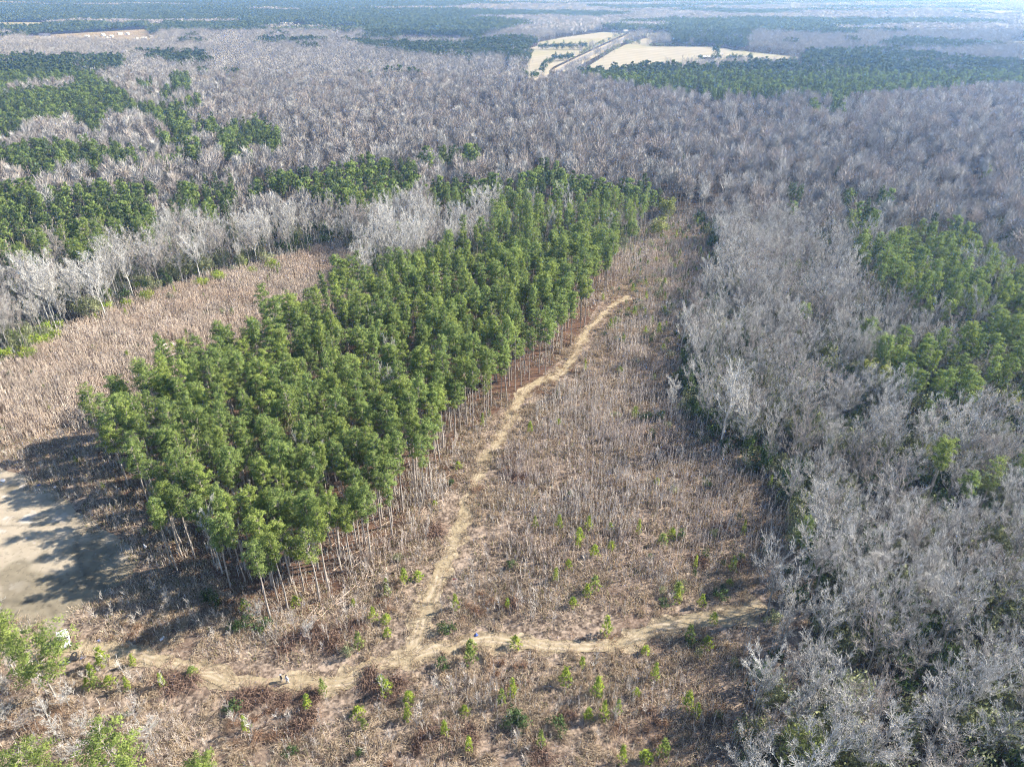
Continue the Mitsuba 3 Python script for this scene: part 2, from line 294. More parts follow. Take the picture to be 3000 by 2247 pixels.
def litter_colour(p, n, uv):
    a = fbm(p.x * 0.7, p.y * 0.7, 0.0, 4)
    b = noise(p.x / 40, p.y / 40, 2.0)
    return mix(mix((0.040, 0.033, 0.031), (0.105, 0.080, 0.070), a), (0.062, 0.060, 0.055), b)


def clearing_colour(p, n, uv):
    a = fbm(p.x * 0.9, p.y * 0.9, 0.0, 4)
    b = fbm(p.x / 9, p.y / 9, 4.0, 3)
    d = fbm(p.x * 3.1, p.y * 3.1, 2.0, 3)
    c = mix((0.075, 0.056, 0.047), (0.43, 0.34, 0.28), smoothstep(0.25, 0.8, 0.45 * a + 0.55 * d))
    return mix(c, (0.17, 0.115, 0.09), smoothstep(0.5, 0.8, b) * 0.5)


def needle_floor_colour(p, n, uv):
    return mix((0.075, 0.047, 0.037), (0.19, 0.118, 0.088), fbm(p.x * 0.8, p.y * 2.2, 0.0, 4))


def track_colour(p, n, uv):
    u = uv.x + (noise(p.x / 3, p.y / 3, 5.0) - 0.5) * 0.35
    rut = dr.exp(-dr.square((u - 0.30) / 0.10)) + dr.exp(-dr.square((u - 0.70) / 0.10))
    a = fbm(p.x * 1.6, p.y * 1.6, 0.0, 4)
    b = fbm(p.x * 5.0, p.y * 5.0, 3.0, 2)
    grass = mix((0.21, 0.17, 0.115), (0.48, 0.395, 0.275), 0.5 * a + 0.5 * b)
    sand = mix((0.36, 0.295, 0.225), (0.58, 0.485, 0.385), a)
    return mix(grass, sand, dr.clip(rut, 0, 1) * smoothstep(0.28, 0.6, fbm(p.x / 3, p.y / 3, 7.0)))


def verge_colour(p, n, uv):
    d = fbm(p.x * 3.0, p.y * 3.0, 2.0, 3)
    return mix((0.19, 0.15, 0.105), (0.47, 0.39, 0.285), smoothstep(0.2, 0.8, 0.5 * d + 0.5 * fbm(p.x, p.y, 1.0)))


def lot_colour(p, n, uv):
    a = fbm(p.x * 0.8, p.y * 0.8, 0.0, 4)
    grass = mix((0.17, 0.15, 0.115), (0.30, 0.26, 0.20), a)
    sand = mix((0.33, 0.285, 0.225), (0.46, 0.40, 0.325), a)
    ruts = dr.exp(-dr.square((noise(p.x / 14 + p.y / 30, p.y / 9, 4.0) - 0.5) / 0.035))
    pebble = smoothstep(0.70, 0.85, noise(p.x * 2.3, p.y * 2.3, 1.0))
    w = smoothstep(0.42, 0.58, fbm(p.x / 7, p.y / 7, 8.0, 3) + 0.22 * smoothstep(-70, -95, p.x))
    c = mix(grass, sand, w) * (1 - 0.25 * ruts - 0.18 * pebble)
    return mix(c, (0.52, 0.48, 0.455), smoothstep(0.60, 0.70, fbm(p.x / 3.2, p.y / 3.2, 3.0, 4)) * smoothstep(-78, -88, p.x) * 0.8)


def chips_colour(p, n, uv):
    return mix((0.28, 0.20, 0.16), (0.60, 0.53, 0.49), smoothstep(0.35, 0.7, fbm(p.x * 1.1, p.y * 1.1, 0.0, 4)))


def farm_colour(p, n, uv):
    rows = 0.5 + 0.5 * dr.sin((p.x * 0.80 - p.y * 0.60) * 0.35)
    c = mix((0.37, 0.34, 0.28), (0.44, 0.405, 0.335), fbm(p.x / 30, p.y / 30, 0.0, 3))
    c = mix(c, (0.37, 0.35, 0.22), smoothstep(0.45, 0.7, noise(p.x / 120, p.y / 120, 2.0)) * 0.6)
    return c * (0.94 + 0.08 * rows)


def road_colour(p, n, uv):
    c = mix((0.44, 0.38, 0.31), (0.50, 0.44, 0.35), fbm(p.x / 5, p.y / 5))
    lane = smoothstep(0.2, 0.24, uv.x) * (1 - smoothstep(0.62, 0.66, uv.x))
    return mix(c, (0.32, 0.31, 0.31), lane)


MATS = {
    'pine_needles': leafy(needle_colour, 0.8), 'young_needles': leafy(young_needle_colour, 0.7), 'evergreen_leaf': leafy(evergreen_colour, 0.4),
    'pale_leaf': leafy(pale_leaf_colour, 0.6), 'pine_bark': diffuse(pine_bark_colour), 'grey_bark': diffuse(bark_colour), 'twigs': diffuse(twig_colour),
    'silver_bark': diffuse(silver_colour), 'brush_stem': diffuse(brush_colour), 'weed': leafy(weed_colour, 0.4), 'straw': leafy(straw_colour, 0.5),
    'slash_wood': diffuse(slash_colour), 'thicket_stem': diffuse(thicket_colour), 'bramble_stem': diffuse(bramble_colour), 'litter': diffuse(litter_colour), 'clearing_soil': diffuse(clearing_colour), 'needle_floor': diffuse(needle_floor_colour), 'track_dirt': diffuse(track_colour),
    'verge_grass': diffuse(verge_colour), 'olive_needles': leafy(olive_needle_colour, 0.8), 'deep_needles': leafy(deep_needle_colour, 0.8), 'swamp_twigs': diffuse(swamp_twig_colour), 'sage_leaf': leafy(sage_colour, 0.5), 'pale_twigs': diffuse(pale_twig_colour), 'russet_twigs': diffuse(russet_twig_colour),
    'lot_dirt': diffuse(lot_colour), 'wood_chips': diffuse(chips_colour), 'farm_soil': diffuse(farm_colour), 'road_surface': diffuse(road_colour),
}
scene.update(MATS)

# ------------------------------------------------------------------ the ground and what lies flat on it
def sheet(key, polys, z, bsdf, label, category):
    vs, fs, k = [], [], 0
    for p in polys:
        for g in getattr(p, 'geoms', [p]):
            if g.area < 0.01:
                continue
            v, f = trimesh.creation.triangulate_polygon(g, engine='earcut')
            vs.append(np.column_stack([v, np.full(len(v), z)])); fs.append(f + k); k += len(v)
    v, f = np.vstack(vs), np.vstack(fs)
    a = np.cross(v[f[:, 1]] - v[f[:, 0]], v[f[:, 2]] - v[f[:, 0]])[:, 2]
    f[a < 0] = f[a < 0][:, ::-1]
    scene[key] = mikit.ply((v, f), bsdf)
    labels[key] = {'label': label, 'category': category, 'kind': 'structure'}


def rough_edge(poly, amp=1.0, step=1.5, seed=0):
    """The zone's outline with a ragged natural edge."""
    out = []
    for g in getattr(poly, 'geoms', [poly]):
        r = np.array(shapely.segmentize(g.exterior, step).coords)[:-1]
        d = np.stack([meshkit.fbm(np.column_stack([r / (2.5 + 2 * amp), np.full(len(r), 5.0 * k + seed)]), 3) - 0.5 for k in (1, 2)], 1)
        out.append(shapely.Polygon(r + d * 2 * amp).buffer(0))
    return shapely.union_all(out)


G = 16000.0
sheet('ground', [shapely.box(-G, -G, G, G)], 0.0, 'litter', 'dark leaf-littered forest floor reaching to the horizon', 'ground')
sheet('clearing', [rough_edge(UNION['clearing'].buffer(5).union(UNION['stand'].buffer(9)), 4.5, 1.0, seed=1)], 0.02, 'clearing_soil', 'cut-over clearing of brown soil and dead weeds right of the dense pines', 'clearing')
sheet('meadow', [rough_edge(UNION['leftfield'], 1.5, seed=2)], 0.02, 'clearing_soil', 'narrow pinkish brown overgrown field left of the dense pines', 'field')
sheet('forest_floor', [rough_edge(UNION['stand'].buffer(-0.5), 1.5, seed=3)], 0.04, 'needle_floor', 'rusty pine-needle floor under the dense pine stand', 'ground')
sheet('dirt_lot', [rough_edge(UNION['lot'], 1.0, seed=4)], 0.06, 'lot_dirt', 'open sandy lot striped with long tree shadows at the left edge', 'ground')
sheet('chip_patch', [rough_edge(UNION['chips'], 1.2, seed=5)], 0.05, 'wood_chips', 'pale patch of wood debris in the field behind the dense pines', 'ground')
sheet('village_ground', [UNION['village']], 0.10, 'verge_grass', 'brownish open ground with tiny buildings in the far left distance', 'ground')
sheet('farmland', [UNION['farm']], 0.10, 'farm_soil', 'pale stubble fields lying far off among the woods', 'field')


def smooth_line(pts, step):
    p = np.array(pts, float)
    t = np.concatenate([[0], np.cumsum(np.linalg.norm(np.diff(p, axis=0), axis=1))])
    from scipy.interpolate import PchipInterpolator
    s = np.arange(0, t[-1], step)
    return np.column_stack([PchipInterpolator(t, p[:, 0])(s), PchipInterpolator(t, p[:, 1])(s)])


def strip(key, line, width, z, bsdf, label, category, wobble=0.0, seed=0):
    width = np.asarray(width(line[:, 1])) if callable(width) else width
    d = np.gradient(line, axis=0)
    n = np.column_stack([-d[:, 1], d[:, 0]]) / np.linalg.norm(d, axis=1, keepdims=True)
    k = len(line)
    wl = width / 2 + wobble * (meshkit.fbm(np.column_stack([line / 2.6, np.full(k, seed)]), 5) - 0.5) * 2
    wr = width / 2 + wobble * (meshkit.fbm(np.column_stack([line / 2.6, np.full(k, seed + 9.0)]), 5) - 0.5) * 2
    wl, wr = np.maximum(wl, 0.2), np.maximum(wr, 0.2)
    us = np.linspace(0, 1, 5)
    v = np.concatenate([np.column_stack([line + n * (wl * (1 - u) - wr * u)[:, None], np.full(k, z)]) for u in us])
    uv = np.concatenate([np.column_stack([np.full(k, u), np.arange(k)]) for u in us])
    i = np.arange(k - 1)
    f = np.concatenate([np.concatenate([np.stack([i + a * k, i + (a + 1) * k, i + 1 + (a + 1) * k], 1), np.stack([i + a * k, i + 1 + (a + 1) * k, i + 1 + a * k], 1)]) for a in range(4)])
    scene[key] = mikit.ply((v, f), bsdf, uv=uv)
    labels[key] = {'label': label, 'category': category, 'kind': 'structure'}


LINE1, LINE2, LINE3 = smooth_line(TRACK1, 0.35), smooth_line(TRACK2, 0.35), smooth_line(ROAD, 8.0)
strip('track_verge', LINE1, lambda y: np.interp(y, [70, 100, 200], [4.0, 2.8, 2.2]), 0.06, 'verge_grass', 'dry yellow grass on both sides of the track up the clearing', 'grass verge', 2.2, 11)
strip('track_verge_001', LINE2, 3.2, 0.08, 'verge_grass', 'dry yellow grass on both sides of the curving foreground track', 'grass verge', 2.0, 12)
strip('track', LINE1, lambda y: np.interp(y, [70, 92, 112, 130, 145, 165, 200], [2.2, 1.8, 1.1, 1.5, 2.1, 1.3, 0.8]), 0.10, 'track_dirt', 'two-rut dirt track running up the clearing along the pine edge', 'dirt track', 1.0, 1)
strip('track_001', LINE2, 2.0, 0.14, 'track_dirt', 'pale dirt track curving across the foreground from left to right', 'dirt track', 0.9, 2)
strip('road', LINE3, 22.0, 0.20, 'road_surface', 'straight road with pale shoulders between the far fields', 'road')
TRACKS = shapely.union_all([shapely.LineString(LINE1).buffer(1.5), shapely.LineString(LINE2).buffer(1.5)])
shapely.prepare(TRACKS)
# ------------------------------------------------------------------ plants: one builder per kind, a few variants of each
Z3 = np.zeros(3)


def spawn(rng, a, b, r, k, t0, t1, spread, up, ratio, rr):
    n = len(a)
    t = t0 + (t1 - t0) * (np.arange(k)[None] + rng.random((n, k))) / k
    base = a[:, None] + (b - a)[:, None] * t[..., None]
    length = np.linalg.norm(b - a, axis=1)[:, None] * ratio * rng.uniform(0.65, 1.25, (n, k)) * (1.2 - 0.5 * t)
    d = unit(unit(b - a)[:, None] * (1 - spread) + spread * rdir(rng, n * k).reshape(n, k, 3) + np.array([0, 0, up]))
    return base.reshape(-1, 3), (base + d * length[..., None]).reshape(-1, 3), (r[:, None] * rr * (1.1 - 0.4 * t)).ravel()


def stem(rng, h, m, lean):
    z = np.linspace(0, h, m)
    xy = np.cumsum(rng.normal(size=(m, 2)), 0) * lean * h / m
    xy -= xy[0]
    return np.column_stack([xy, z])


def bare_tree(rng, h, lod, form, twig, dark_limbs=False):
    """Leafless hardwood: (trunk mesh, crown mesh)."""
    tr, cr = Mesh(), Mesh()
    top = 0.80 if form == 'narrow' else 0.62
    p = stem(rng, h * top, 6 if lod == 0 else 3, 0.05)
    r = np.linspace(0.19, 0.07, len(p)) * h / 18
    nl = {0: 11, 1: 8, 2: 6}[lod]
    az = np.arange(nl) * 2.4 + rng.random(nl) * 0.8
    t = np.linspace(0.42 if form == 'narrow' else 0.5, 1.0, nl)
    zz = t * h * top
    base = np.column_stack([np.interp(zz, p[:, 2], p[:, 0]), np.interp(zz, p[:, 2], p[:, 1]), zz])
    el = np.radians(rng.uniform(38, 62, nl) + 18 * (t - 0.5))
    if form == 'wide':
        el -= 0.18
    length = h * rng.uniform(0.26, 0.40, nl) * (1.15 - 0.35 * t)
    if form == 'narrow':
        length *= 0.75
    d = np.column_stack([np.cos(el) * np.cos(az), np.cos(el) * np.sin(az), np.sin(el)])
    mid = base + d * length[:, None] * 0.5
    tip = mid + unit(d + np.array([0, 0, 0.45]) + 0.25 * rdir(rng, nl)) * length[:, None] * 0.6
    la, lb, lr = np.vstack([base, mid]), np.vstack([mid, tip]), np.concatenate([np.full(nl, 0.085), np.full(nl, 0.055)]) * h / 18
    if lod == 0:
        tr.prisms(p[:-1], p[1:], r[:-1], r[1:], rng, 6, 0.5)
        tr.prisms(la, lb, lr, np.concatenate([lr[nl:], lr[nl:] * 0.4]), rng, 4, 0.5)
        a2, b2, r2 = spawn(rng, la, lb, lr, 4, 0.15, 1.0, 0.42, 0.22, 0.62, 0.5)
        (tr if dark_limbs else cr).prisms(a2, b2, r2 * 0.95, r2 * 0.4, rng, 3)
        a3, b3, r3 = spawn(rng, a2, b2, r2, 5, 0.1, 1.0, 0.42, 0.20, 0.55, 0.5)
        cr.ribbons(a3, b3, 0.046 * twig, 0.028 * twig, rng)
        a4, b4, r4 = spawn(rng, a3, b3, r3, 5, 0.1, 1.0, 0.5, 0.15, 0.70, 0.5)
        cr.ribbons(a4, b4, 0.032 * twig, 0.017 * twig, rng)
    elif lod == 1:
        tr.prisms(p[:-1], p[1:], r[:-1], r[1:], rng, 4, 0.5)
        tr.prisms(base, tip, 0.13 * h / 18, 0.05, rng, 3, 0.5)
        k = 120
        u = rdir(rng, k)
        u[:, 2] = np.abs(u[:, 2]) * 1.1 - 0.20
        rx = h * {'vase': 0.17, 'narrow': 0.13, 'wide': 0.21}[form]
        lump = 0.75 + 0.5 * meshkit.noise(u * 1.6 + 40 * rng.random(), 3)
        b = np.array([p[-1, 0], p[-1, 1], h * 0.74]) + unit(u) * [rx, rx, h * 0.25] * (lump * rng.uniform(0.75, 1.05, k))[:, None]
        d = unit(unit(u) * [1, 1, 0.6] + [0, 0, 0.75] + 0.35 * rdir(rng, k))
        cr.ribbons(b - d * rng.uniform(0.10, 0.20, (k, 1)) * h, b, 0.21 * twig, 0.08 * twig, rng)
    else:
        tr.prisms(p[:1], p[-1:], 0.2, 0.12, rng, 3, 0.5)
        a2, b2, r2 = spawn(rng, la, lb, lr, 4, 0.05, 1.0, 0.45, 0.20, 0.95, 0.5)
        cr.ribbons(a2, b2, 0.24 * twig, 0.13 * twig, rng)
    return tr, cr


def pine_tree(rng, h, lod, cb=0.45, R=2.0, droop=0.12, open_=0.0):
    """Tall pine with a bare lower trunk and a lumpy crown of needle tufts: (trunk mesh, crown mesh)."""
    tr, cr = Mesh(), Mesh()
    p = stem(rng, h * 0.96, 5 if lod == 0 else 2, 0.03)
    r = np.linspace(0.17, 0.04, len(p)) * h / 16
    tr.prisms(p[:-1], p[1:], r[:-1], r[1:], rng, {0: 6, 1: 4, 2: 3}[lod], 0.5)
    nb = {0: 38, 1: 20, 2: 9}[lod]
    t = (np.arange(nb) + rng.random(nb)) / nb
    z = h * (cb + (1 - cb) * t) * 0.98
    prof = (0.55 + 0.45 * np.minimum(1, t / 0.3)) * np.sqrt(np.clip(1 - ((t - 0.35) / 0.70) ** 2, 0.03, 1))
    az = np.arange(nb) * 2.39996 + rng.random(nb) * 1.3
    lop = 1 + 0.25 * np.cos(az - rng.random() * 6.28)
    rad = R * prof * lop * rng.uniform(0.48, 1.15, nb)
    cx, cy = np.interp(z, p[:, 2], p[:, 0]), np.interp(z, p[:, 2], p[:, 1])
    o = np.column_stack([cx, cy, z])
    tip = o + np.column_stack([rad * np.cos(az), rad * np.sin(az), rad * (droop + 0.35 * t) + rng.normal(size=nb) * 0.2])
    if lod == 0:
        tr.ribbons(o - [0, 0, 0.25], tip, 0.10, 0.04, rng, 0.5)
        nd = 12
        zd = h * rng.uniform(0.2, cb + 0.1, nd)
        od = np.column_stack([np.interp(zd, p[:, 2], p[:, 0]), np.interp(zd, p[:, 2], p[:, 1]), zd])
        ad = rng.random(nd) * 6.28
        tr.ribbons(od, od + np.column_stack([np.cos(ad), np.sin(ad), rng.uniform(-0.3, 0.3, nd)]) * rng.uniform(0.5, 1.4, (nd, 1)), 0.05, 0.02, rng, 0.5)
    cc, rc = [tip], [rng.uniform(0.42, 0.74, nb)]
    far_out = rad > R * 0.45
    inner = (o + (tip - o) * 0.55)[far_out]
    cc.append(inner); rc.append(rng.uniform(0.35, 0.6, len(inner)))
    cc.append(p[-1:] + [[0, 0, 0.15]]); rc.append(np.full(1, 0.5))
    cc, rc = np.vstack(cc), np.concatenate(rc) * (R / 2.0) ** 0.6
    per, size = {0: (62, 0.29), 1: (15, 0.80), 2: (8, 1.6)}[lod]
    per = int(per * (1 - open_))
    size, k = size * (R / 2.0) ** (1.0 if lod else 0.5), len(cc)
    u = rdir(rng, k * per)
    off = u * (rng.random((k * per, 1)) ** 0.5) * np.repeat(rc, per)[:, None] * np.array([1.15, 1.15, 0.75])
    c = np.repeat(cc, per, 0) + off
    ax = np.repeat(cc, per, 0) - np.array([0, 0, h * 0.62])
    out = unit(u * 0.8 + unit(ax * np.array([1, 1, 0.55])) * 0.45 + np.array([0, 0, 0.3]))
    tone = np.clip(np.repeat(rng.random(k), per) * 0.6 + rng.random(k * per) * 0.4, 0, 1)
    cr.leaves(c, size, rng, out, {0: 2.6, 1: 2.0, 2: 1.6}[lod], 0.62, tone)
    return tr, cr


def young_pine(rng, h):
    st, cr = Mesh(), Mesh()
    p = stem(rng, h, 3, 0.05)
    st.prisms(p[:-1], p[1:], 0.035, 0.02, rng, 4, 0.5)
    nb = int(14 + 5 * h)
    t = (np.arange(nb) + rng.random(nb)) / nb
    rad = 0.30 * h * (1 - t) ** 0.8 * rng.uniform(0.5, 1.1, nb) + 0.08
    az = np.arange(nb) * 2.4
    c = np.column_stack([rad * np.cos(az), rad * np.sin(az), h * (0.12 + 0.88 * t)])
    per = 11
    u = rdir(rng, nb * per)
    cc = np.repeat(c, per, 0) + u * rng.random((nb * per, 1)) * 0.30
    cr.leaves(cc, 0.34, rng, unit(u + np.array([0, 0, 0.5])), 3.0, 0.6, np.repeat(rng.random(nb), per))
    return st, cr


def shrub(rng, h, w, nclump=16, per=22, leaf=0.30):
    st, cr = Mesh(), Mesh()
    tips = unit(rng.normal(size=(nclump, 3)) * [1, 1, 0.6] + [0, 0, 0.35]) * rng.uniform(0.45, 1, (nclump, 1)) * [w, w, h * 0.55] + [0, 0, h * 0.45]
    tips[:, 2] = np.maximum(tips[:, 2], 0.2)
    st.ribbons(np.tile([[0.0, 0, 0]], (nclump, 1)), tips, 0.06, 0.03, rng, 0.5)
    u = rdir(rng, nclump * per)
    c = np.repeat(tips, per, 0) + u * rng.random((nclump * per, 1)) ** 0.5 * 0.42 * w
    c[:, 2] = np.maximum(c[:, 2], 0.05)
    cr.leaves(c, leaf, rng, unit(u + 0.6 * unit(c - [0, 0, h * 0.3])), 1.6, 0.6, np.repeat(rng.random(nclump), per))
    return st, cr


def bare_sapling(rng, h, k=15):
    st, cr = Mesh(), Mesh()
    p = stem(rng, h, 4, 0.06)
    st.prisms(p[:-1], p[1:], np.array([0.035, 0.028, 0.02]), np.array([0.028, 0.02, 0.01]), rng, 4)
    z = h * (0.25 + 0.7 * rng.random(k))
    a = np.column_stack([np.interp(z, p[:, 2], p[:, 0]), np.interp(z, p[:, 2], p[:, 1]), z])
    az, l = rng.random(k) * 6.28, h * rng.uniform(0.16, 0.36, k) * (1.1 - 0.6 * z / h)
    b = a + np.column_stack([np.cos(az) * l * 0.6, np.sin(az) * l * 0.6, l * 0.9])
    cr.ribbons(a, b, 0.045, 0.022, rng)
    a2, b2, _ = spawn(rng, a, b, np.full(k, 1.0), 4, 0.2, 1.0, 0.4, 0.25, 0.6, 1.0)
    cr.ribbons(a2, b2, 0.032, 0.016, rng)
    return st, cr


def brush_patch(rng, size, stems, stem_h, weeds, weed_h, mound=0.0, thin=1.0, nb=7):
    """A square of dead weeds with thin grey saplings standing in it: (saplings mesh, weeds mesh)."""
    st, wd = Mesh(), Mesh()
    n = stems
    a = np.column_stack([rng.uniform(-size / 2, size / 2, (n, 2)), np.zeros(n)])
    hh = stem_h * rng.uniform(0.35, 1.15, n)
    b = a + np.column_stack([rng.normal(size=(n, 2)) * 0.10 * hh[:, None], hh])
    st.ribbons(a, b, 0.11 * thin, 0.05 * thin, rng)
    a2, b2, _ = spawn(rng, a, b, np.ones(n), nb, 0.25, 0.95, 0.30, 0.30, 0.30, 1)
    st.ribbons(a2, b2, 0.058 * thin, 0.026 * thin, rng)
    m = weeds
    g = rng.uniform(-size / 2, size / 2, (max(6, m // 14), 2))
    q = g[rng.integers(0, len(g), m)] + rng.normal(size=(m, 2)) * 0.38
    wh = weed_h * rng.uniform(0.4, 1.3, m)
    a = np.column_stack([q, np.full(m, -0.02)])
    b = a + np.column_stack([rng.normal(size=(m, 2)) * (0.35 + mound) * wh[:, None], wh])
    wd.ribbons(a, b, 0.11 * min(1, thin * 1.4), 0.05 * thin, rng, np.clip(rng.random(m) * 0.7 + 0.3 * rng.random(), 0, 1))
    return st, wd


def tussock_patch(rng, size, weeds, weed_h):
    """Flattened dry grass tussocks and brambles."""
    wd = Mesh()
    g = rng.uniform(-size / 2, size / 2, (11, 2))
    gi = rng.integers(0, len(g), weeds)
    q = g[gi] + rng.normal(size=(weeds, 2)) * 0.12
    d = rng.normal(size=(weeds, 2)) * 0.55 + rng.normal(size=(len(g), 2))[gi] * 0.3
    l = weed_h * rng.uniform(0.4, 1.3, weeds)
    a = np.column_stack([q, np.zeros(weeds)])
    mid = a + np.column_stack([d * l[:, None] * 0.6, l * 0.7])
    b = mid + np.column_stack([d * l[:, None] * 0.9, -l * 0.25])
    tone = np.clip(rng.random(len(g))[gi] * 0.6 + rng.random(weeds) * 0.4, 0, 1)
    wd.ribbons(a, mid, 0.045, 0.045, rng, tone)
    wd.ribbons(mid, b, 0.045, 0.02, rng, tone)
    return wd


def group(name, parts):
    scene[name] = {'type': 'shapegroup', **{k: m.shape(b) for k, (m, b) in parts.items()}}


PINE, BARE = {}, {}
for lod, nvar in ((0, 9), (1, 7), (2, 4)):
    for i in range(nvar):
        g = np.random.default_rng(100 + 10 * lod + i)
        tr, cr = pine_tree(g, 16.0, lod, cb=(0.54, 0.62, 0.66, 0.57)[i % 4], R=(1.5, 1.85, 1.25, 1.7)[i % 4], droop=(0.05, 0.15, 0.2)[i % 3], open_=0.55 if i == 8 else 0.0)
        group(f'pine_kind_{lod}_{i}', {'trunk': (tr, 'pine_bark'), 'crown': (cr, ('pine_needles', 'pine_needles', 'olive_needles')[i % 3] if lod == 0 else ('deep_needles', 'pine_needles')[i % 2])})
        PINE.setdefault(lod, []).append(f'pine_kind_{lod}_{i}')
for lod, nvar in ((0, 9), (1, 9), (2, 4)):
    for i in range(nvar):
        g = np.random.default_rng(200 + 10 * lod + i)
        tr, cr = bare_tree(g, 18.0, lod, ('vase', 'narrow', 'wide')[i % 3], 1.0, i % 3 != 1)
        group(f'bare_kind_{lod}_{i}', {'trunk': (tr, 'grey_bark'), 'crown': (cr, ('twigs', 'pale_twigs', 'russet_twigs', 'twigs', 'twigs', 'pale_twigs', 'twigs', 'russet_twigs', 'twigs')[i] if lod == 0 else ('swamp_twigs', 'twigs', 'russet_twigs', 'swamp_twigs', 'russet_twigs', 'swamp_twigs', 'twigs', 'swamp_twigs', 'russet_twigs')[i])})
        BARE.setdefault(lod, []).append(f'bare_kind_{lod}_{i}')
SILVER = []
for i in range(3):
    g = np.random.default_rng(260 + i)
    tr, cr = bare_tree(g, 18.0, 0, ('vase', 'narrow', 'vase')[i], 1.2)
    group(f'silver_kind_{i}', {'trunk': (tr, 'silver_bark'), 'crown': (cr, 'silver_bark')})
    SILVER.append(f'silver_kind_{i}')
YOUNG, SHRUB, SAP, PALE, SAGE = [], [], [], [], []
for i in range(4):
    g = np.random.default_rng(300 + i)
    a, b = young_pine(g, 2.4)
    group(f'young_pine_kind_{i}', {'stem': (a, 'pine_bark'), 'needles': (b, 'olive_needles' if i == 2 else 'young_needles')}); YOUNG.append(f'young_pine_kind_{i}')
    a, b = shrub(g, 2.6, 1.5)
    group(f'shrub_kind_{i}', {'stem': (a, 'grey_bark'), 'leaves': (b, 'evergreen_leaf')}); SHRUB.append(f'shrub_kind_{i}')
    a, b = shrub(g, 3.0, 1.7, 22, 26, 0.26)
    group(f'sage_kind_{i}', {'stem': (a, 'grey_bark'), 'leaves': (b, 'sage_leaf')}); SAGE.append(f'sage_kind_{i}')
    a, b = bare_sapling(g, 4.0)
    group(f'sapling_kind_{i}', {'stem': (a, 'grey_bark'), 'branches': (b, 'brush_stem')}); SAP.append(f'sapling_kind_{i}')
for i in range(2):
    a, b = shrub(np.random.default_rng(330 + i), 8.0, 2.4, 44, 26, 0.42)
    group(f'pale_kind_{i}', {'trunk': (a, 'grey_bark'), 'crown': (b, 'pale_leaf')}); PALE.append(f'pale_kind_{i}')
BRUSH_A, BRUSH_B, BRUSH_C, BRUSH_W, BRUSH_N = [], [], [], [], []
for i in range(4):
    g = np.random.default_rng(340 + i)
    a, b = brush_patch(g, 6.6, (52, 34, 66, 14)[i], (2.8, 2.2, 3.2, 1.8)[i], 560, 0.60)
    a2, b2 = brush_patch(np.random.default_rng(370 + i), 6.6, (40, 28, 48, 14)[i], (2.4, 1.9, 2.8, 1.4)[i], 800, 0.60, 0.15, 0.52, 12)
    group(f'nearbrush_kind_{i}', {'saplings': (a2, 'brush_stem'), 'weeds': (b2, 'weed')}); BRUSH_N.append(f'nearbrush_kind_{i}')
    group(f'brush_kind_{i}', {'saplings': (a, 'brush_stem'), 'weeds': (b, 'weed')}); BRUSH_A.append(f'brush_kind_{i}')
    a, b = brush_patch(g, 6.6, 26, 3.4, 150, 0.6)
    group(f'woodbrush_kind_{i}', {'saplings': (a, 'twigs'), 'weeds': (b, 'weed')}); BRUSH_W.append(f'woodbrush_kind_{i}')
    a, b = brush_patch(g, 6.6, 120, 2.5, 420, 0.6)
    group(f'thicket_kind_{i}', {'saplings': (a, 'thicket_stem'), 'weeds': (b, 'weed')}); BRUSH_B.append(f'thicket_kind_{i}')
    b = tussock_patch(g, 6.6, 1000, 0.7)
    a, _ = brush_patch(g, 6.6, 7, 1.6, 20, 0.5, 0, 0.5)
    group(f'tussock_kind_{i}', {'saplings': (a, 'brush_stem'), 'grass': (b, 'straw')}); BRUSH_C.append(f'tussock_kind_{i}')


def cell(rng, size, n, kind):
    """A square of far woodland."""
    tr, cr = Mesh(), Mesh()
    side = int(math.ceil(math.sqrt(n)))
    for j in range(n):
        x = (j % side + 0.5 + rng.uniform(-0.4, 0.4)) / side * size - size / 2
        y = (j // side + 0.5 + rng.uniform(-0.4, 0.4)) / side * size - size / 2
        h = rng.uniform(0.8, 1.15)
        a, b = pine_tree(rng, 16 * h, 2, 0.42, 2.7 * h) if kind == 'pine' else bare_tree(rng, 18 * h, 2, ('vase', 'wide')[j % 2], 1.0)
        for src, dst in ((a, tr), (b, cr)):
            for v, f, nn, u in zip(src.v, src.f, src.n, src.u):
                dst.add(v + [x, y, 0], f - f.min(), nn, u)
    return tr, cr


def coarse_cell(rng, size, n, kind, per, leaf):
    cr = Mesh()
    side = int(math.ceil(math.sqrt(n)))
    j = np.arange(n)
    xy = (np.column_stack([j % side, j // side]) + 0.5 + rng.uniform(-0.45, 0.45, (n, 2))) / side * size - size / 2
    h = rng.uniform(10, 15.5, n)
    u = rdir(rng, n * per)
    c = np.repeat(np.column_stack([xy, h - 3.5]), per, 0) + u * rng.random((n * per, 1)) ** 0.4 * [3.2, 3.2, 4.5]
    c[:, 2] = np.maximum(c[:, 2], 1.5)
    out = unit(u * [1, 1, 0.8] + [0, 0, 0.5])
    cr.leaves(c, leaf, rng, out, 1.3 if kind == 'pine' else 1.8, 0.93, np.repeat(rng.random(n), per))
    return cr


